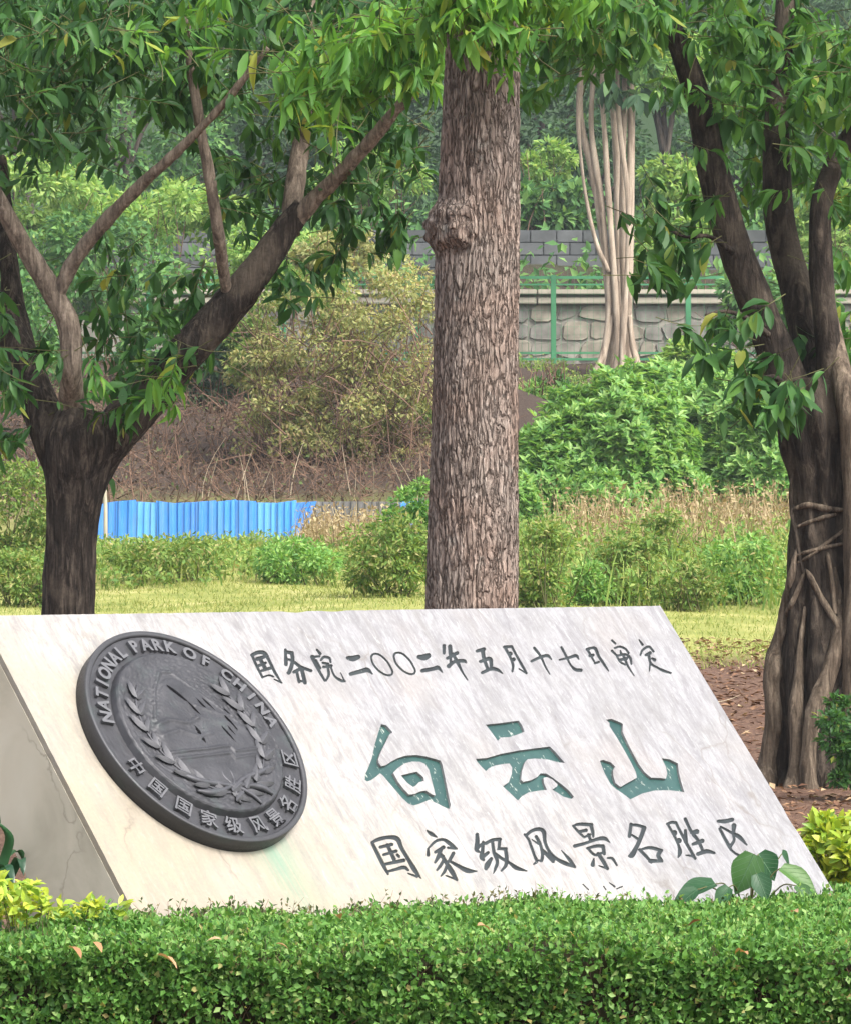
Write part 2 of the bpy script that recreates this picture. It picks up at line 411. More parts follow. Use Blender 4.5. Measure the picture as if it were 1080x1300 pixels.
def side_stone():
    m = M('side_stone'); v = m.coord()
    a = m.noise(v, 3.0, 6, .6, .6)
    c = m.ramp(a, [(.3, (.34, .31, .24)), (.5, (.45, .41, .325)), (.7, (.50, .465, .38))])
    vo = m.n('TexVoronoi', {'Vector': m.mix(.25, v, m.n('TexNoise', {'Vector': v, 'Scale': 5.0, 'Detail': 5}).outputs[1]), 'Scale': 4.0}, feature='DISTANCE_TO_EDGE')
    ve = m.ramp(vo.outputs[0], [(.0, (1, 1, 1)), (.008, (.5, .5, .5)), (.02, (0, 0, 0))])
    vm = m.ramp(m.noise(v, 2.1, 2), [(.48, (0, 0, 0)), (.58, (1, 1, 1))])
    c = m.mix(m.math('MULTIPLY', m.math('MULTIPLY', ve, vm), .6), c, (.2, .18, .14))
    return m.done(m.pbr(c, .7, 0, .3, m.bump(a, .2, .01)))
SIDE = side_stone()
def paint(name, c1, c2, chip):
    m = M(name); v = m.coord()
    a = m.noise(v, 14, 4)
    ch = m.ramp(m.noise(m.mapv(v, (55, 55, 26), (0, rad(-10), 0)), 1.0, 5, .7), [(chip, (0, 0, 0)), (chip + .05, (1, 1, 1))])
    c = m.mix(ch, m.ramp(a, [(.35, c1), (.65, c2)]), (.27, .30, .27))
    return m.done(m.pbr(c, .45, 0, .4, m.bump(ch, .3, .002)))
TEAL = paint('teal_paint', (.010, .040, .038), (.019, .060, .054), .60)
GREY_PAINT = paint('grey_paint', (.006, .009, .010), (.016, .022, .023), .68)

# ---- carved characters, traced as brush strokes (x, y, width) in photo pixels
def reg(ox, oy, k): return lambda *pts: [(ox + p[0] / k, oy + p[1] / k) + ((p[2] / k,) if len(p) > 2 else ()) for p in pts]
GL = []      # (name, material, [polygons add], [polygons cut], [strokes])
a = reg(450, 900, 7.2)
GL.append(('teal', [a((245,140),(290,150),(350,215),(320,235),(300,280),(270,340),(235,410),(218,460),(222,495),(245,525),(290,515),(340,480),(400,450),(470,428),(560,422),(650,435),(740,460),(785,475),(800,510),(830,650),(860,800),(878,880),(865,918),(830,905),(760,870),(685,832),(640,850),(590,870),(540,885),(490,865),(440,820),(380,750),(320,680),(265,615),(235,590),(200,620),(150,655),(115,665),(95,650),(98,600),(130,530),(160,450),(185,330),(215,230))],
  [a((355,585),(400,540),(460,500),(530,482),(600,485),(645,505),(680,560),(700,640),(720,720),(738,795),(700,780),(650,748),(600,755),(550,780),(500,785),(455,740),(400,670))],
  [], [a((425,610),(500,590),(570,575),(630,625),(635,660),(590,672),(565,700),(535,715),(480,675))]))
a = reg(590, 900, 7.2)
GL.append(('teal', [a((188,145),(330,130),(490,108),(520,150),(542,210),(480,235),(400,260),(325,262),(300,295),(275,260),(235,205)),
  a((98,458),(200,450),(330,412),(500,380),(650,360),(775,345),(820,390),(910,495),(850,490),(760,465),(640,455),(570,462),(545,490),(520,570),(512,650),(530,668),(600,655),(660,625),(690,590),(740,592),(800,630),(880,690),(950,750),(995,805),(975,825),(900,805),(830,760),(795,740),(840,710),(845,690),(800,650),(750,625),(715,630),(720,680),(748,742),(700,745),(640,755),(580,765),(520,800),(482,840),(420,780),(345,708),(400,670),(425,600),(430,540),(405,500),(350,505),(270,520),(215,545),(192,572),(150,530),(115,490))], [], [], []))
a = reg(740, 900, 7.2)
GL.append(('teal', [a((205,100),(260,92),(340,125),(362,140),(358,210),(400,300),(450,400),(510,510),(560,580),(620,630),(700,632),(755,640),(768,590),(755,530),(718,452),(790,462),(865,500),(870,560),(890,650),(925,765),(880,755),(780,745),(650,748),(540,775),(430,828),(360,775),(300,735),(250,690),(200,600),(170,530),(150,475),(185,468),(250,490),(292,530),(272,560),(275,620),(295,680),(340,715),(400,680),(490,630),(480,580),(440,500),(380,390),(310,270),(240,160),(240,130))], [], [], []))
def G(*st): GL.append(('grey', [], [], [[(p[0], p[1], p[2] * 1.15 + .25) for p in t] for t in st], []))
a = reg(460, 1030, 7.2)
G(a((90,285,22),(150,258,30),(240,240,30),(320,255,40),(360,340,32),(420,440,32),(480,540,38),(535,615,10)), a((90,290,25),(140,390,32),(190,490,32),(235,575,20)),
  a((225,555,20),(300,535,24),(380,515,30),(420,540,18)), a((420,570,12),(500,600,20)), a((165,330,25),(270,305,28)), a((230,310,28),(290,440,32)),
  a((195,400,22),(310,365,26)), a((215,485,24),(380,450,30)), a((320,400,24),(335,415,24)))
G(a((590,180,14),(630,210,32),(680,238,10)), a((600,345,20),(600,400,30)), a((605,335,14),(670,275,22),(740,262,24),(800,300,34),(862,345,14)), a((780,335,20),(850,345,16)),
  a((665,375,24),(740,330,30)), a((720,345,28),(690,420,32),(662,470,18)), a((690,415,30),(740,410,20)), a((720,400,28),(770,480,34),(820,560,40),(862,630,20)),
  a((745,440,24),(710,500,26),(680,540,16)), a((775,480,24),(750,550,24),(715,595,12)), a((760,590,10),(855,625,20)), a((830,385,28),(800,440,26),(780,470,20)),
  a((800,460,22),(880,505,30),(960,545,40),(1045,550,8)))
a = reg(590, 1030, 7.2)
G(a((110,215,30),(112,280,36),(105,350,36),(130,375,16)), a((105,345,30),(165,290,18)), a((165,285,24),(160,360,30),(150,420,36),(170,445,24)), a((150,430,30),(210,380,26)),
  a((240,435,26),(205,490,44),(190,525,30)), a((190,295,26),(250,265,26),(320,258,28)), a((250,280,26),(265,380,28),(295,460,28),(275,530,22),(260,570,8)),
  a((315,265,26),(310,330,24),(300,350,16)), a((305,345,22),(375,345,26)), a((370,350,28),(380,440,32),(370,500,28),(330,548,14)), a((270,380,18),(330,430,26),(400,470,22),(470,520,34),(565,548,10)))
G(a((545,215,20),(580,260,22),(610,340,22),(640,420,24),(655,460,24),(628,485,14)), a((555,225,22),(610,180,26),(680,165,30),(720,195,34),(730,280,28),(770,370,26),(840,440,28),(920,480,34),(1010,518,10)),
  a((1000,510,24),(950,440,28),(880,360,6)), a((650,235,28),(685,300,26),(705,380,26),(700,450,26),(670,450,10)), a((610,260,8),(670,300,18)), a((700,350,24),(750,400,32),(800,450,36),(800,468,14)))
a = reg(720, 1030, 7.2)
G(a((48,135,14),(110,120,26),(220,125,28)), a((55,140,18),(100,190,22),(150,240,18)), a((215,130,30),(230,190,28),(235,235,16)), a((100,190,22),(170,175,28)), a((150,240,18),(205,215,20)),
  a((190,215,24),(210,265,26)), a((65,320,28),(160,295,24),(260,260,26),(335,250,32),(385,285,8)), a((180,340,20),(260,320,26),(325,320,28)), a((185,340,20),(230,390,22),(265,405,18)),
  a((325,325,32),(335,390,26)), a((265,400,20),(335,375,20)), a((280,390,28),(320,450,32),(365,525,28)), a((285,500,8),(360,525,20)), a((240,435,12),(230,490,38)), a((365,430,14),(410,435,22),(450,495,16)))
G(a((580,120,26),(565,230,28)), a((575,125,22),(640,130,24),(705,150,26)), a((700,155,36),(670,240,34),(630,330,34),(590,400,44),(560,412,16)), a((590,220,16),(650,260,22)),
  a((655,355,14),(750,335,26),(860,360,26)), a((660,355,26),(720,415,26),(765,470,20)), a((845,370,34),(830,410,34),(860,455,28)), a((755,455,34),(865,458,20)))
G(a((140,670,10),(190,720,10)), a((330,690,10),(350,720,10)), a((380,655,6),(430,690,16)), a((450,710,10),(500,690,10)))
a = reg(830, 1020, 7.2)
G(a((120,190,22),(160,175,22),(200,180,26)), a((125,195,20),(180,290,22),(225,390,22),(235,450,34),(220,495,12)), a((200,180,22),(260,300,24),(320,410,26),(375,505,24)), a((185,270,44),(186,272,44)),
  a((228,340,40),(230,342,40)), a((290,475,10),(350,485,20),(370,500,18)), a((285,145,28),(310,200,26),(340,260,26),(400,330,20)), a((285,250,24),(290,350,36)), a((340,270,24),(390,260,40)),
  a((360,290,30),(395,330,26),(430,400,26),(445,440,22)), a((355,375,24),(440,345,36)), a((400,465,30),(480,440,34),(550,455,20)))
G(a((585,165,24),(650,165,34),(715,150,30)), a((600,235,24),(640,310,26),(690,400,28),(705,430,14)), a((730,205,40),(725,280,24),(730,340,22),(700,390,26)), a((610,215,16),(700,265,22),(780,310,34),(845,380,14)),
  a((700,425,18),(760,470,20),(850,500,26)))
a = reg(310, 800, 6.0)
G(a((60,190,22),(110,170,26),(160,180,26),(200,250,20),(240,330,20),(290,405,6)), a((60,190,18),(95,270,18),(140,360,16)), a((140,360,12),(190,345,12),(225,355,12)), a((100,220,26),(150,205,24)),
  a((128,230,26),(160,290,26)), a((115,270,20),(165,250,18)), a((135,310,18),(200,290,22)), a((230,375,8),(285,400,14)))
G(a((315,150,18),(320,260,26)), a((315,165,20),(365,175,26)), a((365,175,26),(370,240,26),(345,320,26),(330,325,12)), a((320,220,16),(370,235,18),(430,280,22),(510,310,20)), a((380,320,20),(430,295,24),(445,300,20)),
  a((400,310,20),(420,395,20)), a((440,300,26),(465,400,26)), a((415,385,14),(465,395,14)))
G(a((520,205,28),(560,290,20),(615,385,16)), a((520,205,18),(575,200,14)), a((550,230,14),(580,290,18)), a((555,150,14),(580,180,20)), a((585,230,14),(610,205,18),(650,215,18),(660,245,14)), a((600,250,16),(640,258,18)),
  a((605,282,18),(665,272,20)), a((640,290,18),(645,340,18),(625,385,12)), a((660,280,14),(690,350,14),(740,385,20),(770,390,12)), a((765,388,12),(735,325,6)))
G(a((790,212,24),(830,217,38),(870,205,30)), a((812,335,24),(900,312,30),(940,304,30),(978,335,8)))
el = [(60,200),(66,182),(90,172),(130,183),(180,230),(213,285),(222,315),(205,335),(165,330),(115,298),(75,250),(60,200),(66,182)]
a = reg(490, 800, 6.0)
G(a(*[(x - 172, y + 9, 13) for x, y in el])); G(a(*[(x, y, 13) for x, y in el]))
G(a((250,205,26),(290,208,42),(322,195,34)), a((277,310,26),(360,295,26),(395,287,26),(428,322,8)))
G(a((440,120,24),(440,175,20)), a((485,125,28),(490,180,28)), a((465,215,20),(540,175,24)), a((475,275,28),(520,240,22),(590,235,24),(610,250,8)), a((505,180,18),(540,240,24),(580,320,14),(618,380,8)), a((490,210,16),(490,260,16)))
G(a((690,160,20),(745,145,24)), a((735,160,28),(745,220,24),(770,290,22)), a((715,240,20),(790,220,26),(800,290,22)), a((730,325,20),(800,295,24),(850,305,22),(885,330,8)))
G(a((900,130,22),(955,125,18)), a((905,135,20),(945,210,18),(965,270,18),(960,315,14)), a((955,125,18),(1000,210,16),(1040,280,18),(1070,330,12)), a((945,178,26),(947,180,26)), a((970,222,24),(972,224,24)), a((1010,295,8),(1065,330,12)))
a = reg(670, 800, 5.684)
G(a((25,225,16),(90,195,18),(140,185,20),(168,212,8)), a((45,130,18),(90,190,16),(125,265,12),(155,318,8)))
G(a((225,215,10),(290,200,16),(345,185,20),(365,210,8)), a((240,125,16),(275,190,16),(305,250,12),(340,285,20),(380,290,22)))
G(a((425,140,20),(455,130,16),(485,135,20),(510,190,18),(550,250,16),(580,295,8)), a((430,145,18),(450,180,14),(475,225,12)), a((445,185,20),(470,180,18)), a((480,240,14),(510,230,14)))
G(a((605,75,14),(630,98,12)), a((625,130,12),(660,120,14),(700,135,14),(725,165,14)), a((605,150,16),(640,185,12)), a((640,190,12),(665,230,14),(700,250,12)), a((645,185,14),(700,175,14),(735,200,18),(745,245,12)),
  a((665,215,18),(710,205,20)), a((670,170,16),(665,150,10)), a((690,190,18),(720,260,14),(765,330,6)))
G(a((800,70,8),(825,105,16)), a((810,180,12),(825,145,14),(870,120,16),(905,155,14)), a((850,180,18),(880,165,22)), a((870,180,18),(885,240,16),(930,270,14),(980,295,18),(1030,310,12)), a((880,240,12),(875,295,8)), a((895,205,14),(912,215,22)))

SS = 5.0
def fill_poly(poly, X, Y):
    ins = np.zeros(X.shape, bool); n = len(poly)
    for i in range(n):
        x0, y0 = poly[i][:2]; x1, y1 = poly[(i + 1) % n][:2]
        if y0 == y1: continue
        c = ((y0 > Y) != (y1 > Y)) & (X < (x1 - x0) * (Y - y0) / (y1 - y0) + x0)
        ins ^= c
    return ins
def contours(f):
    """closed iso-lines of f at 0.5 (marching squares), f padded with zeros"""
    h, w_ = f.shape; g = f - .5
    s = g > 0
    idx = s[:-1, :-1] * 1 + s[:-1, 1:] * 2 + s[1:, 1:] * 4 + s[1:, :-1] * 8
    ys, xs = np.nonzero((idx > 0) & (idx < 15))
    # edges: 0 top,1 right,2 bottom,3 left ; oriented with the inside on one side
    tab = {1: [(3, 0)], 2: [(0, 1)], 3: [(3, 1)], 4: [(1, 2)], 5: [(3, 0), (1, 2)], 6: [(0, 2)], 7: [(3, 2)], 8: [(2, 3)], 9: [(2, 0)], 10: [(0, 1), (2, 3)],
           11: [(2, 1)], 12: [(1, 3)], 13: [(1, 0)], 14: [(0, 3)]}
    def key(y, x, e): return [(0, y, x), (1, y, x + 1), (0, y + 1, x), (1, y, x)][e]
    def pt(k):
        o, y, x = k
        if o == 0: a0, b0 = g[y, x], g[y, x + 1]; return (x + a0 / (a0 - b0), y)
        a0, b0 = g[y, x], g[y + 1, x]; return (x, y + a0 / (a0 - b0))
    nxt = {}
    for y, x in zip(ys.tolist(), xs.tolist()):
        for e0, e1 in tab[int(idx[y, x])]: nxt[key(y, x, e0)] = key(y, x, e1)
    out = []
    while nxt:
        st, cur = nxt.popitem(); loop = [st]
        while cur != st and cur in nxt:
            loop.append(cur); cur = nxt.pop(cur)
        if len(loop) > 14: out.append([pt(k) for k in loop])
    return out
def dp(pts, eps):
    pts = np.array(pts)
    def rec(i, j):
        if j <= i + 1: return []
        a0, b0 = pts[i], pts[j]; d = b0 - a0; L = np.hypot(*d)
        q = pts[i + 1:j] - a0
        dist = np.abs(q[:, 0] * d[1] - q[:, 1] * d[0]) / L if L > 1e-9 else np.hypot(q[:, 0], q[:, 1])
        k = int(dist.argmax())
        if dist[k] < eps: return []
        k += i + 1
        return rec(i, k) + [k] + rec(k, j)
    m = len(pts) // 2
    ids = [0] + rec(0, m) + [m] + rec(m, len(pts) - 1) + [len(pts) - 1]
    return pts[ids]
def glyph_loops(g):
    _, add, cut, strokes, add2 = g
    allp = [p for s in add + strokes for p in s]
    x0 = min(p[0] for p in allp) - 6; x1 = max(p[0] for p in allp) + 6
    y0 = min(p[1] for p in allp) - 6; y1 = max(p[1] for p in allp) + 6
    W_, H_ = int((x1 - x0) * SS), int((y1 - y0) * SS)
    X, Y = np.meshgrid(x0 + (np.arange(W_) + .5) / SS, y0 + (np.arange(H_) + .5) / SS)
    mk = np.zeros((H_, W_), bool)
    for p in add: mk |= fill_poly(p, X, Y)
    for p in cut: mk &= ~fill_poly(p, X, Y)
    for p in add2: mk |= fill_poly(p, X, Y)
    for s in strokes:
        q = catmull(s, (len(s) - 1) * 6 + 1) if len(s) > 2 else np.array(s, float)
        for i in range(len(q) - 1):
            a0, b0 = q[i, :2], q[i + 1, :2]; r0, r1 = q[i, 2] / 2, q[i + 1, 2] / 2
            d = b0 - a0; L2 = max(d @ d, 1e-9)
            t = np.clip(((X - a0[0]) * d[0] + (Y - a0[1]) * d[1]) / L2, 0, 1)
            mk |= np.hypot(X - a0[0] - t * d[0], Y - a0[1] - t * d[1]) < np.maximum(r0 + (r1 - r0) * t, .35)
    f = mk.astype(float)
    for _ in range(2):
        f[1:-1, 1:-1] = (f[:-2, 1:-1] + f[2:, 1:-1] + f[1:-1, :-2] + f[1:-1, 2:] + 2 * f[1:-1, 1:-1]) / 6
    loops = []
    for c in contours(f):
        c = dp(c, .45)
        if len(c) < 4: continue
        loops.append([slab_uv(x0 + (x + .5) / SS, y0 + (y + .5) / SS) for x, y in c])
    return loops
def curve_mesh(name, loops, extrude, mat):
    cu = bpy.data.curves.new(name, 'CURVE'); cu.dimensions = '2D'; cu.fill_mode = 'BOTH'; cu.extrude = extrude
    for lp in loops:
        sp = cu.splines.new('POLY'); sp.points.add(len(lp) - 1); sp.use_cyclic_u = True
        for p, q in zip(sp.points, lp): p.co = (q[0], q[1], 0, 1)
    o = bpy.data.objects.new(name, cu); COL.objects.link(o)
    dg = bpy.context.evaluated_depsgraph_get()
    me = bpy.data.meshes.new_from_object(o.evaluated_get(dg))
    bpy.data.objects.remove(o); bpy.data.curves.remove(cu)
    me.name = name; me.materials.clear(); me.materials.append(mat)
    me.transform(Matrix(((1, 0, 0, 0), (0, 0, -1, 0), (0, 1, 0, 0), (0, 0, 0, 1))))   # (x,y,z) -> (x,-z,y): local Y points into the slab
    return me

MON_M = Matrix.Translation(Vector(B0)) @ ROT.to_4x4()
foot = Vector(B0 + u_ * BOT)
mon = thing('stone_monument', 'leaning pale marble slab carved with green and grey characters behind the hedge', 'monument')
mon.matrix_world = MON_M
all_loops = []
for g in GL:
    lp = glyph_loops(g)
    all_loops += lp
    me = curve_mesh('carved_character', lp, .002, TEAL if g[0] == 'teal' else GREY_PAINT)
    o = obj('carved_character', me, mon); o.location = (0, .012 if g[0] == 'teal' else .006, 0)
    o['label'] = 'teal painted carved character' if g[0] == 'teal' else 'dark grey painted carved character'
worn = []
for i in range(4):
    a0, b0 = np.array(SLAB_Q[i]), np.array(SLAB_Q[(i + 1) % 4]); L0 = np.linalg.norm(b0 - a0); nn_ = np.array([-(b0 - a0)[1], (b0 - a0)[0]]) / L0
    for t in np.arange(0, 1, (.012 if i else .3) / L0):
        e = .0012 * (1 + mnoise.noise(Vector((t * L0 * 30, i * 7, 0)))) + max(0, mnoise.noise(Vector((t * L0 * 6, i * 3.3, 4))) - .42) * .03
        e *= min(1, t * L0 / .06, (1 - t) * L0 / .06)
        if i == 0: e = 0
        worn.append(tuple(a0 + (b0 - a0) * t + nn_ * e))
from mathutils.geometry import delaunay_2d_cdt
def face_mesh(loops, t):
    """front sheet with the characters cut through it: constrained triangulation, even-odd"""
    pts, eds = [], []
    for lp in loops:
        k = len(pts); pts += [Vector(p) for p in lp]; eds += [(k + q, k + (q + 1) % len(lp)) for q in range(len(lp))]
    vs, es, fs, *_ = delaunay_2d_cdt(pts, eds, [], 0, 1e-6)
    vs = np.array([tuple(v) for v in vs]); fs = np.array([f for f in fs if len(f) == 3])
    cen = vs[fs].mean(1); ins = np.zeros(len(fs), bool)
    for lp in loops: ins ^= fill_poly(lp, cen[:, 0], cen[:, 1])
    fs = fs[ins]; n = len(vs)
    V = np.concatenate([np.c_[vs[:, 0], np.zeros(n), vs[:, 1]], np.c_[vs[:, 0], np.full(n, t), vs[:, 1]]])
    half = {}
    for f in fs.tolist():
        for q in range(3): half[(f[q], f[(q + 1) % 3])] = 1
    faces = [tuple(f) for f in fs.tolist()]
    for (a0, b0) in half:
        if (b0, a0) not in half: faces.append((b0, a0, a0 + n, b0 + n))
    me = bpy.data.meshes.new('inscribed_face'); me.from_pydata([tuple(v) for v in V], [], faces); me.update()
    bm = bmesh.new(); bm.from_mesh(me); bmesh.ops.delete(bm, geom=[v for v in bm.verts if not v.link_faces], context='VERTS')
    bmesh.ops.recalc_face_normals(bm, faces=bm.faces[:])
    f0 = max((f for f in bm.faces), key=lambda f: f.calc_area() * (len(f.verts) == 3))
    if f0.normal.y > 0: bmesh.ops.reverse_faces(bm, faces=bm.faces[:])
    bm.to_mesh(me); bm.free(); me.materials.append(MARBLE)
    return me
o = obj('inscribed_face', face_mesh([worn] + all_loops, FRONT_T), mon)
bm = bmesh.new()
q = SLAB_Q
lo = [bm.verts.new((x, FRONT_T + .0005, z)) for x, z in q]; hi = [bm.verts.new((x, THICK, z)) for x, z in q]
bm.faces.new(lo); bm.faces.new(hi[::-1])
for i in range(4): bm.faces.new((lo[i], hi[i], hi[(i + 1) % 4], lo[(i + 1) % 4]))
bmesh.ops.recalc_face_normals(bm, faces=bm.faces[:])
obj('slab', bm_mesh('slab', bm, SIDE), mon)
# rear support block
bm = bmesh.new()
ZB = .0
inv = MON_M.inverted()
sup = []
for x in (LC + .25, RC - .25):
    top_w = MON_M @ Vector((x, THICK - .01, .15))
    bot1 = MON_M @ Vector((x, THICK - .01, BOT + .25))
    pts = [top_w, bot1, Vector((bot1.x, bot1.y, -.02)) + Vector(bk) * .05, Vector((top_w.x, top_w.y, -.02)) + Vector(bk) * .15]
    sup.append([bm.verts.new(inv @ p) for p in pts])
bm.faces.new(sup[0]); bm.faces.new(sup[1][::-1])
for i in range(4): bm.faces.new((sup[0][i], sup[1][i], sup[1][(i + 1) % 4], sup[0][(i + 1) % 4]))
bmesh.ops.recalc_face_normals(bm, faces=bm.faces[:])
obj('rear_support', bm_mesh('rear_support', bm, SIDE), mon)

# ------------------------------------------------------------------ bronze emblem
def bronze(nm, k):
    m = M(nm); v = m.coord()
    a = m.noise(v, 9, 4); f = m.noise(v, 140, 3)
    c = m.ramp(a, [(.3, (.026 * k, .026 * k, .030 * k)), (.7, (.052 * k, .052 * k, .058 * k))])
    pt = m.n('NewGeometry').outputs['Pointiness']
    c = m.mix(m.ramp(pt, [(.52, (0, 0, 0)), (.60, (1, 1, 1))]), c, (.11, .11, .118))
    gr = m.ramp(m.noise(v, 14, 5), [(.56, (0, 0, 0)), (.75, (.35, .35, .35))])
    c = m.mix(gr, c, (.06, .085, .08))
    return m.done(m.pbr(c, m.ramp(f, [(.3, (.45, .45, .45)), (.7, (.62, .62, .62))]), .45, .5, m.bump(f, .25, .002)))
BRONZE = bronze('bronze', 1.0); BRONZE_HI = bronze('worn_bronze', 1.5)
R = DISC_R
emb = thing('bronze_emblem', 'round dark bronze emblem with a wreath and lettered rim on the marble slab', 'emblem')
emb.matrix_world = Matrix.Translation(Vector(OFACE)) @ ROT.to_4x4()
def wp(x, y, h): return (x, -h, y)                    # emblem plane (x right, y up the slope, h out of the face)
def hn(x, y, s): return mnoise.noise(Vector((x * s, y * s, 3.1)))
def polar(name, rs, hfun, seg=220):
    V = []; Fc = []
    for r0 in rs:
        for k in range(seg):
            a0 = 2 * math.pi * k / seg; x, y = r0 * math.cos(a0), r0 * math.sin(a0)
            V.append(wp(x, y, hfun(x, y, r0)))
    for i in range(len(rs) - 1):
        for k in range(seg):
            Fc.append((i * seg + k, (i + 1) * seg + k, (i + 1) * seg + (k + 1) % seg, i * seg + (k + 1) % seg))
    me = mesh_np(name, V, Fc, BRONZE, True); return me
# rim: side wall and lip
prof = [(R * .997, -DISC_T), (R * .997, -DISC_T + .004), (R, -DISC_T + .006), (R, -.005), (R * .996, -.001), (R * .985, 0), (R * .965, 0), (R * .955, -.003), (R * .950, -.009)]
V, Fc = [], []
for i, (r0, h) in enumerate(prof):
    for k in range(220):
        a0 = 2 * math.pi * k / 220; V.append(wp(r0 * math.cos(a0), r0 * math.sin(a0), h))
for i in range(len(prof) - 1):
    for k in range(220): Fc.append((i * 220 + k, i * 220 + (k + 1) % 220, (i + 1) * 220 + (k + 1) % 220, (i + 1) * 220 + k))
obj('rim', mesh_np('rim', V, Fc, bronze('shaded_rim_bronze', .6), False), emb)  # darker copy of the bronze: shade of the side wall put into the colour
band_o = obj('letter_band', polar('letter_band', np.linspace(.951, .745, 14) * R, lambda x, y, r0: -.009 + .0022 * hn(x, y, 120) + .0012 * hn(x, y, 240)), emb)
# medallion: raised disc with landscape relief
def seg_d(x, y, pl):
    best = 9
    for (x0, y0), (x1, y1) in zip(pl[:-1], pl[1:]):
        dx, dy = x1 - x0, y1 - y0; t = max(0, min(1, ((x - x0) * dx + (y - y0) * dy) / (dx * dx + dy * dy)))
        best = min(best, math.hypot(x - x0 - t * dx, y - y0 - t * dy))
    return best
RIDGES = [([(-.42, .12), (-.25, .40), (-.10, .56), (.02, .56), (.20, .34), (.42, .06)], .016, .006),
          
          ([(-.44, .06), (-.30, .10), (-.12, .06), (.0, .10)], .018, .005), ([(-.44, -.04), (-.25, .0), (-.08, -.07), (.05, -.04)], .018, .004),
          ([(-.46, -.20), (-.1, -.19), (.18, -.17), (.20, -.22), (.50, -.20)], .012, .006), ([(-.44, -.26), (.14, -.235), (.17, -.28), (.48, -.25)], .012, .005),
          ([(.06, .22), (.25, .14), (.42, .10)], .015, .004), ([(.0, .12), (.2, .06), (.45, .0)], .03, .003)]
def relief(x, y, r0):
    X, Y = x / R, y / R; q = math.hypot(X, Y)
    h = .018
    if q > .735: h = .018 - (q - .735) / .012 * .004
    e = math.hypot(X / .50, (Y + .02) / .52)
    dome = max(0, 1 - e * e)
    inside = 1 / (1 + math.exp((e - 1) * 40))
    peak = .60 - abs(X + .02) * 1.25
    mt = 1 / (1 + math.exp(-(peak - Y) * 60)) * inside
    h += .007 * mt + .004 * dome
    h += (.0008 + .0026 * (1 - mt)) * (hn(x, y, 110) + .6 * hn(x, y, 240)) + .003 * hn(x, y, 18) * mt
    for pl, w0, amp in RIDGES:
        d = seg_d(X, Y, pl)
        if d < w0 * 3: h += amp * math.exp(-(d / w0) ** 2)
    if q > .742: h = min(h, .016)
    return h
rs = np.concatenate([[.768, .764, .752, .747, .742, .735], np.linspace(.73, .004, 84)]) * R
def rel2(x, y, r0):
    q = r0 / R
    if q > .766: return -.010
    if q > .762: return -.008
    if q > .750: return .012
    return relief(x, y, r0)
obj('medallion', polar('medallion', rs, rel2, 260), emb)
# laurel leaves
def lens_leaf(L, W, T):
    bm = bmesh.new(); n = 8; c = []
    for i in range(n + 1):
        t = i / n; w0 = W * math.sin(math.pi * t ** .8) ** .8 if 0 < i < n else 0
        if w0 == 0: c.append([bm.verts.new((0, -.001, L * t))])
        else: c.append([bm.verts.new((-w0 / 2, .002, L * t)), bm.verts.new((0, -T * math.sin(math.pi * t) - .002, L * t)), bm.verts.new((w0 / 2, .002, L * t))])
    for i in range(n):
        a0, b0 = c[i], c[i + 1]
        if len(a0) == 1: bm.faces.new((a0[0], b0[1], b0[0])); bm.faces.new((a0[0], b0[2], b0[1]))
        elif len(b0) == 1: bm.faces.new((a0[0], a0[1], b0[0])); bm.faces.new((a0[1], a0[2], b0[0]))
        else: bm.faces.new((a0[0], a0[1], b0[1], b0[0])); bm.faces.new((a0[1], a0[2], b0[2], b0[1]))
    bmesh.ops.recalc_face_normals(bm, faces=bm.faces[:])
    return bm_mesh('wreath_leaf', bm, BRONZE_HI)
LEAF = lens_leaf(.080, .027, .006)
for side in (-1, 1):
    stem = []
    for i in range(11):
        t = i / 10
        ang = rad(-112 + t * 160) if side == 1 else rad(292 - t * 160)
        rr0 = R * (.60 - .04 * math.sin(t * 3.1))
        stem.append((rr0 * math.cos(ang), rr0 * math.sin(ang)))
    pts = np.array([wp(x, y, .019) for x, y in stem])
    wr_o = obj('wreath', tube_mesh('wreath', BRONZE_HI, pts, np.full(len(pts), .004), 6, 40), emb)
    for i in range(1, 10):
        x, y = stem[i]; tx, ty = stem[i + 1][0] - stem[i - 1][0], stem[i + 1][1] - stem[i - 1][1]
        base = math.atan2(ty, tx)
        for k in (-1, 1):
            a0 = base + k * rad(30) + random.uniform(-.1, .1)
            o = obj('wreath_leaf', LEAF, wr_o)
            o.location = wp(x, y, .024 + .004 * (k > 0))
            o.rotation_euler = (0, math.pi / 2 - a0, 0)
            s = random.uniform(.85, 1.1); o.scale = (s, s, s)
# landscape slits: dark raised inlays with the recess shade put into their colour
SLIT_SHADE = plain('slit_shade', (.006, .006, .007), .95, 0, .05, .2, 60)
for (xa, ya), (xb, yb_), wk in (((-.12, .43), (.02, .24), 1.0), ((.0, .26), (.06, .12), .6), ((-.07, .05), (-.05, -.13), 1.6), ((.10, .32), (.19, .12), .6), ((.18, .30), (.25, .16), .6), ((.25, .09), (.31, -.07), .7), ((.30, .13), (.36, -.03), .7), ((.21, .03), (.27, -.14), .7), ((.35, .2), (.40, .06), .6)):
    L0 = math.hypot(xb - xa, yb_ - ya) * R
    me = LEAF.copy(); me.materials.clear(); me.materials.append(SLIT_SHADE)
    o = obj('slit_shade_inlay', me, emb); h0 = max(relief(xa * R, ya * R, 0), relief(xb * R, yb_ * R, 0), relief((xa + xb) / 2 * R, (ya + yb_) / 2 * R, 0))
    o.location = wp(xa * R, ya * R, h0 - .001); o.rotation_euler = (0, math.pi / 2 - math.atan2(yb_ - ya, xb - xa), 0); o.scale = (.55 * wk, .25, L0 / .080)
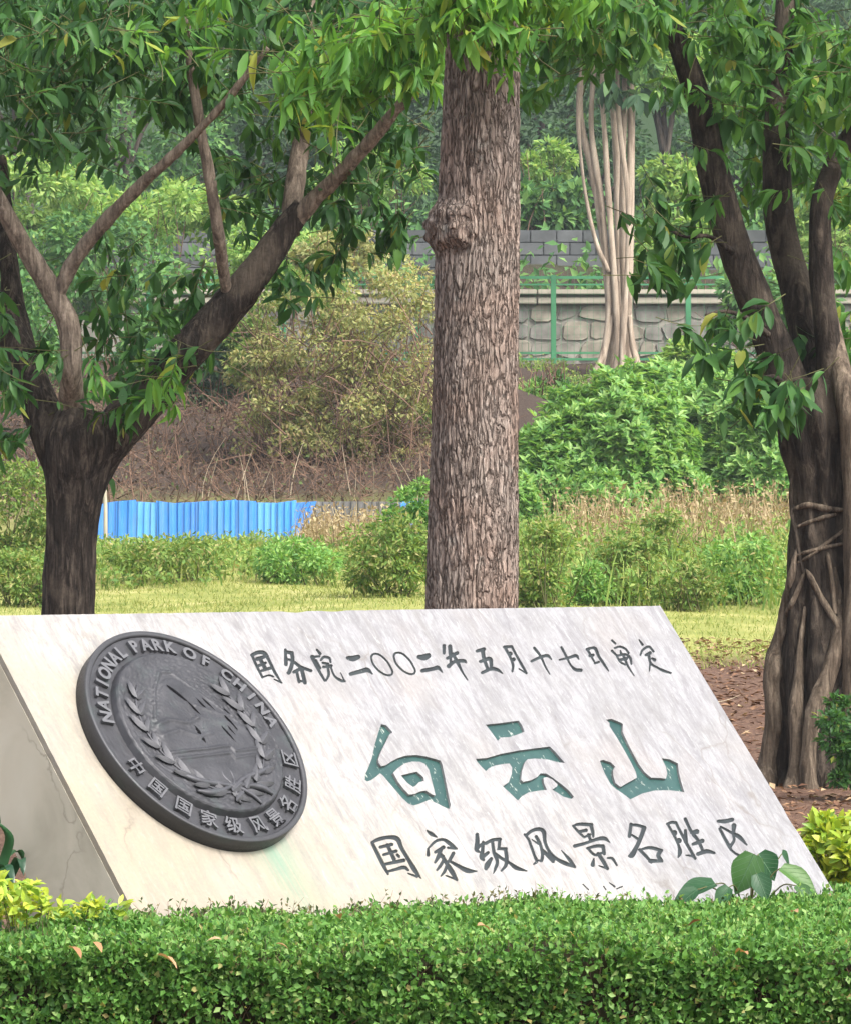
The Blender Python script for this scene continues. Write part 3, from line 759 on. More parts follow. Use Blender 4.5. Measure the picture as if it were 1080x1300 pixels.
# ribbon bow
def rib(pl, w0, h=.022):
    pts = np.array([wp(x * R, y * R, h) for x, y in pl])
    obj('ribbon', tube_mesh('ribbon', BRONZE_HI, pts, np.array([a0 * R for a0 in w0]), 8, 28), emb)
rib([(.0, -.52), (-.05, -.43), (-.02, -.35), (.04, -.38), (.04, -.46), (.0, -.53), (-.02, -.60), (-.03, -.69)], [.014, .014, .014, .014, .014, .018, .016, .012])
rib([(.0, -.52), (.08, -.57), (.15, -.63), (.19, -.70)], [.016, .02, .018, .01])
rib([(-.52, -.36), (-.34, -.46), (-.15, -.50), (.0, -.52), (.16, -.46), (.34, -.42), (.50, -.36)], [.012, .028, .024, .018, .024, .028, .012])
rib([(.0, -.52), (.14, -.53), (.28, -.56), (.36, -.62)], [.018, .022, .03, .012])
rib([(.0, -.52), (-.14, -.56), (-.28, -.58), (-.40, -.55)], [.018, .022, .034, .012])
# raised lettering
def letter(ch, ang, size, inward=False):
    cu = bpy.data.curves.new('letter', 'FONT'); cu.body = ch; cu.size = size; cu.align_x = 'CENTER'; cu.align_y = 'CENTER'
    cu.extrude = .006; cu.offset = .0022 if not inward else .0010; cu.resolution_u = 3
    o = bpy.data.objects.new('letter', cu); COL.objects.link(o)
    me = bpy.data.meshes.new_from_object(o.evaluated_get(bpy.context.evaluated_depsgraph_get()))
    bpy.data.objects.remove(o); bpy.data.curves.remove(cu)
    xs = [v.co.x for v in me.vertices]; ys = [v.co.y for v in me.vertices]
    me.transform(Matrix.Translation((-(min(xs) + max(xs)) / 2, -(min(ys) + max(ys)) / 2, 0)))
    rot = ang - math.pi / 2 if not inward else ang + math.pi / 2
    me.transform(Matrix.Translation((.858 * R * math.cos(ang), .858 * R * math.sin(ang), 0)) @ Matrix.Rotation(rot, 4, 'Z'))
    me.transform(Matrix(((1, 0, 0, 0), (0, 0, -1, 0), (0, 1, 0, 0), (0, 0, 0, 1))))
    me.name = 'letter'; me.materials.clear(); me.materials.append(BRONZE_HI)
    o = obj('letter', me, band_o); o.location = (0, .0025, 0)
for word, a0, a1 in (('NATIONAL', 167, 112), ('PARK', 100, 75), ('OF', 63, 53), ('CHINA', 40, 6)):
    for i, ch in enumerate(word): letter(ch, rad(a0 + (a1 - a0) * i / (len(word) - 1)), .062)
for ch, ang in zip('中国国家级风景名胜区', (-162, -147, -131, -116, -101, -84, -69, -53, -36, -18)): letter(ch, rad(ang), .066, True)

# ------------------------------------------------------------------ trees in the middle ground
def px_r(w0, d): return w0 / 2 * d / F
def limb(name, mat, pl, d, sides=14, rings=24, rough=.012, rs=9, lobes=None):
    """pl: (x, y, width px, depth offset)"""
    pts = np.array([P(p[0], p[1], d + (p[3] if len(p) > 3 else 0)) for p in pl]); rr = np.array([px_r(p[2], d) for p in pl])
    return tube_mesh(name, mat, pts, rr, sides, rings, rough, rs, lobes)
def add_tube(root, *a, **k):
    o = obj(a[0], limb(*a, **k)); keep(o, root); return o

DENS = 1.35
def whorls(blobs, d, per=9, L=(.12, .19), W=.38, droop=.55, spread=1.0):
    """leaf transforms: blobs are (x, y, rx, ry, count, depth spread, depth offset) in photo pixels at depth d; each whorl is a twig end"""
    pos, dr, nr, ln = [], [], [], []; tw = []
    for b in blobs:
        x, y, rx, ry, n, ds = b[:6]; do = b[6] if len(b) > 6 else 0
        for _ in range(int(n * DENS)):
            while True:
                q = rng.uniform(-1, 1, 2)
                if q @ q < 1: break
            c = P(x + q[0] * rx, y + q[1] * ry, d + do + rng.normal() * ds)
            ax = norm(np.array([rng.normal() * .7, rng.normal() * .7 - .25, rng.normal() * .35 - .25]))
            s0 = norm(np.cross(ax, rvec(1)[0])); s1 = np.cross(ax, s0)
            k = rng.integers(per - 3, per + 4); tl = rng.uniform(.15, .3)
            tw.append((c - ax * (tl + .12), ax, tl + .14))
            sz = rng.uniform(.75, 1.15)
            for j in range(k):
                a0 = j * 2.4 + rng.uniform(-.3, .3); t = rng.uniform(0, 1)
                o = c - ax * tl * (1 - t)
                dv = ax * (.25 + .75 * t) + (s0 * math.cos(a0) + s1 * math.sin(a0)) * (1.0 - .4 * t) * spread + np.array([0, 0, -droop - rng.uniform(0, .35)])
                pos.append(o); dr.append(dv)
                nr.append(np.array([rng.normal() * .45, rng.normal() * .45 - .3, 1.0]))
                ln.append(rng.uniform(*L) * sz)
    return np.array(pos), norm(np.array(dr)), norm(np.array(nr)), np.array(ln), tw
LEAF_MESH = {}
def leaf_parts(root, pos, dr, nr, ln, W, mat, n_obj, name='leaf'):
    """the leaves that show largest as objects of their own, the others joined"""
    pc = PIX(pos); vis = (pc[:, 0] > 8) & (pc[:, 0] < 1072) & (pc[:, 1] > 8) & (pc[:, 1] < 1290)
    score = np.where(vis, ln / pos[:, 1] - pos[:, 1] * 3e-5, -1)
    order = np.argsort(-score); pick = order[:n_obj]; pick = pick[score[pick] > 0]
    rest = np.ones(len(pos), bool); rest[pick] = False
    if mat.name not in LEAF_MESH:
        tv = T_BIG[0].copy(); tv[:, 0] *= W
        LEAF_MESH[mat.name] = mesh_np('leaf', tv, T_BIG[1], mat)
    s, d, n = frames(dr, nr); wv = rng.uniform(.7, 1.25, len(pos)); zc = rng.uniform(-.4, 2.4, len(pos))
    base = Vector(root.location)
    for i in pick:
        o = bpy.data.objects.new(name, LEAF_MESH[mat.name]); COL.objects.link(o); o.parent = root
        l = float(ln[i]); m3 = Matrix((s[i] * l * wv[i], d[i] * l, n[i] * l * (zc[i] if abs(zc[i]) > .2 else .2))).transposed().to_4x4()
        m3.translation = Vector(pos[i]) - base
        o.matrix_basis = m3
    if rest.any():
        V, Fc = leaf_geo(T_BIG, pos[rest], dr[rest], nr[rest], ln[rest], ln[rest] * W * wv[rest], zc[rest])
        o = obj('foliage', mesh_np('foliage', V, Fc, mat), kind='stuff'); keep(o, root)
def twig_part(root, tw, mat, r=.004):
    V, Fc = sticks(np.array([t[0] for t in tw]), np.array([t[1] for t in tw]), np.array([t[2] for t in tw]), r, .2)
    o = obj('twigs', mesh_np('twigs', V, Fc, mat), kind='stuff'); keep(o, root)

# ---- left tree
DL = 26.0
b = P(88, 0, DL); lt = thing('broadleaf_tree', 'forked dark-barked tree with drooping leaves left of the thick trunk', 'tree', (b[0], DL, float(gz(b[0], DL)) - .05))
yb = PIX(np.array([b[0], DL, gz(b[0], DL) - .1]))[1]
add_tube(lt, 'trunk', BARK_L, [(88, yb, 104), (87, yb - 60, 80), (87, 770, 68), (90, 690, 67), (94, 630, 72), (98, 590, 88), (105, 555, 96), (110, 520, 70)], DL, 28, 90, .016, 9)
for pl in ([(98, 640, 52, .1), (118, 585, 62, .03), (142, 553, 60), (180, 512, 56), (228, 456, 50), (285, 395, 48), (325, 345, 42), (365, 288, 34), (385, 262, 28)],
           [(368, 296, 26), (374, 240, 25, .1), (382, 180, 23, .2), (390, 125, 20, .3), (392, 50, 17, .5), (400, -60, 14, .8)],
           [(375, 280, 24), (410, 242, 20, -.1), (455, 196, 18, -.25), (500, 143, 15, -.4), (538, 98, 13, -.5), (575, 40, 10, -.7), (600, -40, 8, -.8)],
           [(98, 640, 66, .2), (95, 600, 56, .13), (92, 555, 40, .02), (91, 505, 32, -.10), (90, 470, 28, -.22), (88, 415, 28, -.22), (66, 370, 28, -.25), (34, 318, 25, -.3), (0, 258, 21, -.4), (-40, 190, 18, -.5)],
           [(70, 382, 20, -.24), (92, 335, 19, -.3), (130, 285, 18, -.4), (175, 238, 15, -.5), (225, 192, 12, -.6), (285, 130, 9, -.7), (340, 60, 7, -.8)],
           [(95, 640, 52, .1), (76, 575, 56, .03), (48, 510, 50, .1), (22, 440, 42, .2), (-12, 380, 36, .3), (-60, 320, 30, .5), (-110, 230, 24, .8)],
           [(88, 610, 50, .15), (66, 550, 46, .2), (42, 495, 40, .3), (20, 400, 30, .5), (10, 320, 24, .6), (0, 200, 18, .9)],
           [(304, 402, 12, .06), (294, 384, 15, -.02), (286, 355, 15, -.10), (277, 290, 15, -.3), (265, 220, 14, -.3), (247, 115, 13, -.3), (235, 20, 10, -.3)]):
    add_tube(lt, 'branch', BARK_L if 49 < pl[0][2] < 65 else BARK_L2, pl, DL, 16, 60, .008, 14)
blobs = [(100, 50, 160, 75, 80, .9, .3), (300, 60, 150, 75, 70, .9, .5), (60, 130, 100, 50, 30, .7, .3), (180, 10, 260, 50, 70, 1.0, .2), (430, 150, 90, 50, 26, .6, .9), (330, 200, 60, 60, 16, .6, .9),
         (480, 60, 80, 70, 36, .8, .6), (220, 120, 80, 30, 12, .6, .3), (440, 250, 70, 40, 20, .5, .9), (500, 290, 36, 40, 8, .5, .6), (480, 190, 50, 40, 12, .5, .6), (165, 410, 70, 36, 15, .4, .5), (200, 470, 45, 40, 13, .35, .3), (235, 380, 40, 36, 8, .4, .6), (150, 345, 50, 30, 7, .4, .5),
         (370, 362, 24, 18, 5, .25), (22, 475, 36, 40, 12, .4, -.3), (5, 400, 30, 40, 6, .4), (140, 500, 40, 36, 7, .3, -.2), (300, 270, 40, 40, 6, .4, .6), (30, 210, 50, 30, 6, .5), (110, 190, 50, 30, 6, .5), (145, 598, 12, 16, 2, .2), (12, 565, 20, 16, 3, .3), (420, 330, 40, 22, 7, .4, .5),
         (250, -90, 420, 80, 150, 1.6)]
pos, dr, nr, ln, tw = whorls(blobs, DL, 9, (.09, .175), .33)
leaf_parts(lt, pos, dr, nr, ln, .33, L_LEFT, 220); twig_part(lt, tw, TWIG_GREEN)
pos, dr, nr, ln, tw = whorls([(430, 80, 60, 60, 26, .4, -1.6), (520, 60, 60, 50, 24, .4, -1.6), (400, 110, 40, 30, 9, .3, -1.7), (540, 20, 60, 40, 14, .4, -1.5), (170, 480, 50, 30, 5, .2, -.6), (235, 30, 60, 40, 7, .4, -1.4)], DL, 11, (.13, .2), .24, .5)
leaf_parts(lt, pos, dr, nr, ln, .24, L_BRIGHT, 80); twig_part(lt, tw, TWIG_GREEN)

# ---- thick middle trunk with furrowed bark
DC = 21.0
b = P(598, 0, DC); ct = thing('thick_trunk_tree', 'tall thick straight trunk with furrowed reddish bark and a burl, in the middle', 'tree', (b[0], DC, float(gz(b[0], DC)) - .05))
yb = PIX(np.array([b[0], DC, gz(b[0], DC) - .1]))[1]
BZ = float(P(580, 288, DC)[2])
def furrow(pl, d, sides, rings):
    q = catmull(np.array([(*P(p[0], p[1], d), px_r(p[2], d)) for p in pl]), rings)
    V = []
    for i in range(rings):
        c = q[i, :3]; R0 = q[i, 3]
        for j in range(sides):
            a0 = 2 * math.pi * j / sides
            cx, sx = math.cos(a0), math.sin(a0); z = c[2]
            wob = mnoise.noise(Vector((cx * 2.2, sx * 2.2, z * 1.1))) * .25
            ca, sa = math.cos(a0 + wob), math.sin(a0 + wob)
            n3 = mnoise.noise(Vector((ca * 40, sa * 40 + 9, z * 18)))
            w1 = .35 * mnoise.noise(Vector((ca * 8, sa * 8, z * 5)))
            F1 = mnoise.voronoi(Vector((ca * 15 + w1, sa * 15 + w1, z * 5.0)))[0]
            F2 = mnoise.voronoi(Vector((ca * 26 + w1, sa * 26 - w1, z * 8 + 3)))[0]
            h = -.009 * math.exp(-(F1[1] - F1[0]) / .09) - .007 * math.exp(-(F2[1] - F2[0]) / .13) + .003 * n3 + .004
            da = (a0 - 3.85 + math.pi) % (2 * math.pi) - math.pi
            g0 = math.exp(-((z - BZ) / .105) ** 4 - (da / .75) ** 4)
            if g0 > .003:
                sw = mnoise.noise(Vector((ca * 4 + 3, sa * 4, z * 26 + 2 * ca))); s2 = mnoise.noise(Vector((ca * 9, sa * 9 + 2, z * 9)))
                h += g0 * (.062 + .040 * s2 + .030 * sw)
            h += .012 * mnoise.noise(Vector((cx * 1.3, sx * 1.3, z * .8)))
            V.append((c[0] + cx * (R0 + h), c[1] + sx * (R0 + h), z))
    f = [(i * sides + j, i * sides + (j + 1) % sides, (i + 1) * sides + (j + 1) % sides, (i + 1) * sides + j) for i in range(rings - 1) for j in range(sides)]
    return np.array(V), np.array(f)
V, Fc = furrow([(598, yb, 134), (598, yb - 90, 124), (599, 770, 117), (601, 600, 111), (605, 420, 105), (607, 300, 104), (610, 150, 98), (613, 50, 95), (615, -80, 92), (617, -260, 88)], DC, 300, 700)
o = obj('trunk', mesh_np('trunk', V, Fc, BARK_C, True)); keep(o, ct)
blobs = [(610, 10, 60, 45, 34, .2, -.65), (575, -20, 60, 40, 20, .3, -.5), (645, 40, 20, 22, 6, .1, -.7), (640, 75, 8, 10, 1, .05, -.7), (700, -10, 70, 40, 24, .4, -.4)]
pos, dr, nr, ln, tw = whorls(blobs, DC, 10, (.10, .16), .30, .75)
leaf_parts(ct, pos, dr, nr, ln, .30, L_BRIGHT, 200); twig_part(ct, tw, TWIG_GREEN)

# ---- right tree with clasping roots
DR = 28.0
b = P(1035, 985, DR); rt = thing('rooted_tree', 'dark tree with clasping strangler roots at the right edge', 'tree', (b[0], DR, float(gz(b[0], DR)) - .05))
yb = PIX(np.array([b[0], DR, gz(b[0], DR) - .12]))[1]
TR = np.array([(yb, 1040, 118), (985, 1040, 112), (900, 1040, 104), (830, 1042, 98), (760, 1040, 80), (690, 1040, 70), (640, 1040, 72), (580, 1038, 84), (530, 1035, 92), (480, 1030, 70)])
def lob(a0, t): return .15 * math.sin(4 * a0 + t * 5) * (1 - t) + .09 * math.sin(9 * a0 - t * 7)
tko = add_tube(rt, 'trunk', BARK_R, [(r0[1], r0[0], r0[2]) for r0 in TR], DR, 56, 160, .03, 6, lob)
from mathutils.bvhtree import BVHTree
tkb = BVHTree.FromPolygons([v.co for v in tko.data.vertices], [list(p.vertices) for p in tko.data.polygons])
def wrap(pl, mat=BARK_ROOT, k=.75):
    out = []; q = catmull(np.array(pl, float), 12)
    for x, y, w0 in q:
        hit = None
        cx_ = np.interp(-y, -TR[:, 0], TR[:, 1])
        for k in range(12):
            xx = x + (cx_ - x) * k * .08
            di = Vector(P(xx, y, DR) - np.array([0, 0, CAMZ])).normalized()
            h_ = tkb.ray_cast(Vector((0, 0, CAMZ)), di)
            if h_[0] is not None: hit = h_[0]; break
        dd = (hit.y - DR) if hit is not None else 0
        out.append((x, y, w0, dd - px_r(w0, DR) * (.35 if w0 < 12 else -.05)))
    out[0] = (out[0][0], out[0][1], out[0][2] * .45, out[0][3] + .015)
    add_tube(rt, 'clasping_root', mat, out, DR, 14, 60, .012 if pl[2][2] > 12 else .004, 12)
wrap([(1012, 690, 8), (1003, 740, 12), (995, 790, 18), (987, 825, 24), (981, 860, 24), (983, 900, 24), (978, 950, 26), (971, 990, 32), (962, 1015, 40)])
wrap([(1058, 720, 8), (1066, 780, 14), (1060, 830, 20), (1044, 872, 24), (1031, 915, 22), (1027, 955, 22), (1026, 990, 28), (1030, 1016, 36)])
wrap([(1022, 770, 6), (1016, 820, 10), (1012, 870, 16), (1010, 910, 20), (1013, 950, 20), (1010, 990, 26), (1002, 1016, 32)])
wrap([(1072, 860, 12), (1064, 910, 16), (1052, 960, 18), (1050, 990, 22), (1056, 1016, 28)], BARK_R)
wrap([(1023, 722, 6), (1010, 755, 7), (994, 790, 7), (990, 815, 7)])
wrap([(1023, 722, 6), (1040, 755, 8), (1064, 797, 9), (1072, 830, 8)])
wrap([(1004, 648, 5), (1024, 641, 7), (1046, 645, 7), (1072, 648, 6)]); wrap([(1008, 670, 4), (1035, 660, 5), (1060, 653, 5)])
wrap([(1008, 706, 5), (1035, 698, 6), (1070, 690, 5)]); wrap([(1010, 716, 4), (1030, 704, 5), (1072, 672, 5)]); wrap([(1050, 700, 5), (1056, 740, 6), (1060, 780, 6)])
wrap([(1006, 600, 6), (1004, 640, 6), (1012, 690, 6), (1020, 730, 5)], BARK_R)
add_tube(rt, 'aerial_trunk', BARK_ROOT, [(1092, yb, 60), (1088, 960, 46), (1086, 880, 38), (1088, 780, 36), (1086, 680, 32), (1086, 600, 34), (1080, 530, 34), (1068, 470, 28, .1), (1058, 415, 18, .2), (1050, 370, 10, .28)], DR - .25, 18, 50, .012, 9)
for pl in ([(1015, 540, 60), (1000, 485, 52), (965, 398, 46), (928, 300, 43), (903, 210, 40), (884, 120, 33), (855, 40, 27), (820, -60, 22), (790, -160, 18)],
           [(1040, 545, 60, .1), (1028, 450, 46, .2), (1010, 365, 42, .3), (990, 285, 40, .35), (985, 200, 36, .4), (990, 100, 30, .5), (1000, -40, 24, .6)],
           [(1060, 540, 50), (1052, 450, 34, -.1), (1042, 340, 30, -.1), (1044, 255, 28, -.1), (1068, 190, 25, 0), (1100, 140, 22, 0), (1140, 60, 18, .1)],
           [(975, 425, 9, -.2), (950, 405, 7, -.3), (922, 395, 5, -.4), (895, 400, 3, -.5)], [(930, 320, 8, -.2), (900, 300, 6, -.3), (868, 300, 5, -.4), (840, 285, 3, -.5)],
           [(1000, 500, 8, -.25), (985, 480, 7, -.4), (960, 478, 4, -.5)]):
    add_tube(rt, 'branch', BARK_R, pl, DR, 14, 40, .008, 12)
blobs = [(735, 42, 90, 44, 48, .7, -1.0), (690, 110, 30, 26, 7, .4, -1.0), (720, 0, 70, 35, 26, .6, -1.0), (800, 30, 60, 40, 20, .5, -1.0), (900, 20, 70, 36, 24, .6, -.4), (970, 80, 70, 66, 40, .7, .7), (1040, 80, 60, 70, 40, .7, .5), (1000, 180, 70, 50, 22, .5, .7),
         (1055, 230, 40, 50, 12, .4, .5), (935, 150, 30, 40, 8, .4, .5), (1060, 370, 26, 50, 11, .4, .5), (1010, 400, 34, 50, 9, .4, .6), (1068, 450, 18, 50, 8, .4, .4), (935, 230, 30, 40, 6, .4, .6), (860, 110, 30, 30, 4, .4, -.6)]
pos, dr, nr, ln, tw = whorls(blobs, DR, 9, (.10, .19), .33, .6)
leaf_parts(rt, pos, dr, nr, ln, .33, L_RIGHT, 200); twig_part(rt, tw, TWIG_GREEN)
blobs = [(850, 310, 34, 36, 8, .3, -.5), (870, 265, 34, 26, 4, .3, -.4), (915, 430, 30, 30, 8, .3, -.6), (985, 510, 45, 18, 9, .2, -.7), (1030, 450, 30, 30, 4, .3, .5), (850, 350, 20, 20, 3, .2, -.6), (950, 470, 20, 20, 4, .2, -.7), (980, -90, 380, 80, 130, 1.4, 0)]
pos, dr, nr, ln, tw = whorls(blobs, DR, 9, (.14, .21), .36, .6)
leaf_parts(rt, pos, dr, nr, ln, .36, L_LEFT, 100); twig_part(rt, tw, TWIG_GREEN)

# ------------------------------------------------------------------ walls, fences and the hoarding on the terrace behind
def wz(y, d): return float(P(540, y, d)[2])
STONE = [plain('rubble_stone_%s' % n, c, .9, 0, .2, .35, 2.5, .6) for n, c in (('grey', (.22, .205, .175)), ('tan', (.25, .225, .18)), ('dark', (.19, .18, .16)))]
MORTAR = plain('mortar', (.26, .245, .21), .95, 0, .1, .25, 3)
DW = 108.5
wl = thing('rubble_wall', 'low rubble stone retaining wall with pale coping behind the green fence', 'wall', (0, DW, 6.2))
x0, x1 = -14.0, 14.0
zb, zt = wz(462, DW), wz(386, DW)
o = obj('mortar_bed', box_mesh('mortar_bed', MORTAR, (x0, DW, zb - .6), (x1, DW + .5, zt))); keep(o, wl)
# irregular stones: jittered grid of quads shrunk for joints
nr_ = 4
rows = np.linspace(zb - .3, zt, nr_ + 1)
def course(j, x): return rows[j] + (.07 * math.sin(x * 2.1 + j * 2) + .05 * math.sin(x * 4.7 + j * 5) if 0 < j < nr_ else 0)
for j in range(nr_):
    xx = x0 + rng.uniform(0, .4); lean = 0.0
    while xx < x1 - .7:
        wd = rng.uniform(.34, .85); l2 = rng.uniform(-.10, .10)
        q = np.array([(xx - lean, course(j, xx)), (xx + wd - l2, course(j, xx + wd)), (xx + wd + l2, course(j + 1, xx + wd)), (xx + lean, course(j + 1, xx))])
        xx += wd; lean = l2
        c = q.mean(0); q = c + (q - c) * (1 - .035 / np.array([wd, .42]))
        px = PIX(np.array([c[0], DW, c[1]]))
        if px[0] < 180 or px[0] > 1120: continue
        # cut corners -> octagon
        oc = []
        for k in range(4):
            p0, p1, p2 = q[k - 1], q[k], q[(k + 1) % 4]
            oc += [p1 + (p0 - p1) * rng.uniform(.08, .3), p1 + (p2 - p1) * rng.uniform(.08, .3)]
        dep = rng.uniform(.03, .08)
        bm = bmesh.new()
        ba = [bm.verts.new((p[0], DW + .02, p[1])) for p in oc]; fr = [bm.verts.new((c[0] + (p[0] - c[0]) * .93, DW - dep + rng.uniform(-.015, .015), c[1] + (p[1] - c[1]) * .93)) for p in oc]
        bm.faces.new(fr)
        for k in range(8): bm.faces.new((ba[k], ba[(k + 1) % 8], fr[(k + 1) % 8], fr[k]))
        bmesh.ops.recalc_face_normals(bm, faces=bm.faces[:])
        o = obj('stone', bm_mesh('stone', bm, STONE[int(rng.integers(0, 3))])); keep(o, wl)
COPE = plain('coping_concrete', (.36, .325, .26), .9, 0, .2, .2, 1.5, .2)
for yy0, yy1, ext in ((386, 378, .22), (374, 368, .30)):
    xx = x0
    while xx < x1:
        o = obj('coping_slab', box_mesh('coping_slab', COPE, (xx, DW - ext, wz(yy0, DW)), (min(xx + 2.4, x1) - .03, DW + .5, wz(yy1, DW)), .015)); keep(o, wl)
        xx += 2.4
o = obj('coping_core', box_mesh('coping_core', MORTAR, (x0, DW - .02, wz(386.2, DW)), (x1, DW + .45, wz(369, DW)))); keep(o, wl)

DU = 117.6
uw = thing('block_wall', 'upper grey block retaining wall above the rubble wall', 'wall', (0, DU, 9.0))
zb, zt = wz(356, DU), wz(291, DU)
BLK = [plain('grey_block_%s' % n, c, .9, 0, .2, .25, 1.5, .3) for n, c in (('a', (.085, .09, .093)), ('b', (.105, .11, .112)), ('c', (.075, .08, .08)))]
o = obj('wall_core', box_mesh('wall_core', BLK[2], (x0 - 2, DU, zb - .8), (x1 + 2, DU + .6, zt - .02))); keep(o, uw)
bms = [box_mesh('block', m, (-.345, -.05, -.165), (.345, .03, .165), .012) for m in BLK]
for j in range(5):
    for i in range(-20, 21):
        x = i * .71 + (.355 if j % 2 else 0); z = zb + .17 + j * .345
        if z > zt: continue
        o = obj('block', bms[int(rng.integers(0, 3))]); o.location = (x, DU + rng.uniform(-.02, .01), z); keep(o, uw)

GREEN = plain('fence_green', (.05, .20, .09), .5, .1, .4, .2, 2)
DF = 106.5
fn = thing('wire_fence', 'green wire mesh fence with posts in front of the rubble wall', 'fence', (0, DF, 6.3))
zt = wz(349, DF); zb = wz(456, DF)
post_x = [P(702 + 171.0 * k, 400, DF)[0] for k in range(-4, 4)]
pm = box_mesh('post', GREEN, (-.065, -.05, zb - 6.3 - .5), (.065, .05, zt - 6.3), .01)
for x in post_x:
    o = obj('post', pm); o.location = (x, DF, 6.3); keep(o, fn)
for y_, h in ((352, .07), (361, .04), (448, .05), (456, .06)):
    o = obj('rail', box_mesh('rail', GREEN, (post_x[0], DF - .02, wz(y_, DF) - h / 2), (post_x[-1], DF + .02, wz(y_, DF) + h / 2))); keep(o, fn)
vx = np.arange(post_x[0], post_x[-1], .16)
pp = np.stack([vx, np.full(len(vx), DF), np.full(len(vx), zb)], -1)
V1, F1 = sticks(pp, np.tile([0, 0, 1.0], (len(vx), 1)), zt - zb + .12, .006, 0, 1)
hz = np.arange(zb, zt, .2); pp = np.stack([np.full(len(hz), post_x[0]), np.full(len(hz), DF), hz], -1)
V2, F2 = sticks(pp, np.tile([1.0, 0, 0], (len(hz), 1)), post_x[-1] - post_x[0], .005, 0, 1)
o = obj('wire_mesh', mesh_np('wire_mesh', *merge([(V1, F1), (V2, F2)]), GREEN), kind='stuff'); keep(o, fn)

# blue hoarding
DH = 75.0
def blue_mat(nm, c):
    m = M(nm); v = m.pos()
    a = m.noise(m.mapv(v, (14, 14, 1.2)), 1.0, 5, .7); b = m.noise(v, 1.3, 4)
    cc = m.mix(m.ramp(a, [(.45, (0, 0, 0)), (.7, (.55, .55, .55))]), c, tuple(x * .6 + .14 for x in c))
    cc = m.mix(m.ramp(b, [(.5, (0, 0, 0)), (.75, (.5, .5, .5))]), cc, tuple(x * .55 for x in c))
    return m.done(m.pbr(cc, .5, 0, .35))
BLUES = [blue_mat('blue_sheet', (.055, .26, .66)), blue_mat('faded_blue_sheet', (.09, .32, .68)), blue_mat('deep_blue_sheet', (.045, .21, .58))]
BLUE = BLUES[0]
GREYS = plain('weathered_sheet', (.15, .145, .145), .8, .0, .3, .3, 1.2)
h0 = P(124, 690, DH); hd = thing('site_hoarding', 'bright blue corrugated sheet hoarding standing behind the weeds', 'hoarding', (h0[0], DH, float(gz(h0[0], DH))))
def sheet(x0, x1, d, zb, ztl, ztr, mat, cut=0.0, ribs=3):
    bm = bmesh.new(); w0 = (x1 - x0) / ribs; prof = []
    for k in range(ribs):
        b0 = x0 + k * w0; prof += [(b0, 0), (b0 + .18 * w0, 0), (b0 + .30 * w0, -.035), (b0 + .62 * w0, -.035), (b0 + .74 * w0, 0)]
    prof.append((x1, 0)); lo = []; hi = []
    for x, y in prof:
        t = (x - x0) / (x1 - x0); zt = ztl + (ztr - ztl) * t
        lo.append(bm.verts.new((x - cut * 1.0, d + y, zb))); hi.append(bm.verts.new((x, d + y, zt)))
    lo2 = [bm.verts.new((v.co.x, v.co.y + .012, v.co.z)) for v in lo]; hi2 = [bm.verts.new((v.co.x, v.co.y + .012, v.co.z)) for v in hi]
    for i in range(len(prof) - 1):
        bm.faces.new((lo[i], lo[i + 1], hi[i + 1], hi[i])); bm.faces.new((lo2[i + 1], lo2[i], hi2[i], hi2[i + 1])); bm.faces.new((hi[i], hi[i + 1], hi2[i + 1], hi2[i]))
    bm.faces.new((lo[0], hi[0], hi2[0], lo2[0])); bm.faces.new((lo[-1], lo2[-1], hi2[-1], hi[-1]))
    return bm_mesh('sheet', bm, mat)
xl, xr = P(122, 660, DH)[0], P(402, 660, DH)[0]; npan = 11; pw = (xr - xl) / npan
for k in range(npan):
    zt = wz(637 + rng.uniform(-1.8, 1.8), DH); tilt = rng.uniform(-.025, .025)
    last = k == npan - 1
    o = obj('sheet', sheet(xl + k * pw, xl + (k + 1) * pw, DH - .02 * (k % 2), wz(715, DH), zt - tilt, zt + tilt, BLUES[int(rng.integers(0, 3))], .35 if last else rng.uniform(-.02, .02), int(rng.integers(2, 4)))); keep(o, hd)
for k in range(0, npan + 1, 3):
    xx = xl + k * pw - (.3 if k == npan else 0)
    o = obj('post', box_mesh('post', GREYS, (xx - .03, DH + .02, 1.2), (xx + .03, DH + .08, wz(640, DH)))); keep(o, hd)
gh = thing('grey_hoarding', 'weathered grey sheet hoarding between the blue sheets and the thick trunk', 'hoarding', (P(470, 690, DH)[0], DH + .6, float(gz(-1, DH + .6))))
xl2, xr2 = P(398, 660, DH)[0], P(560, 660, DH)[0]; pw = (xr2 - xl2) / 6
for k in range(6):
    o = obj('sheet', sheet(xl2 + k * pw, xl2 + (k + 1) * pw, DH + .6 - .02 * (k % 2), wz(715, DH), wz(636, DH), wz(636 + rng.uniform(-1, 1), DH), BLUE if k == 4 else GREYS)); keep(o, gh)
b = P(134, 690, 74.4); pp = thing('pale_post', 'thin pale post at the left end of the blue hoarding', 'post', (b[0], 74.4, float(gz(b[0], 74.4))))
o = obj('shaft', tube_mesh('shaft', COPE, np.array([(b[0], 74.4, 1.5), P(134, 650, 74.4), P(133, 618, 74.4)]), np.array([.035, .035, .03]), 8, 8)); keep(o, pp)
o = obj('cap', tube_mesh('cap', COPE, np.array([P(133, 618.5, 74.4), P(133, 616, 74.4)]), np.array([.045, .04]), 8, 4)); keep(o, pp)

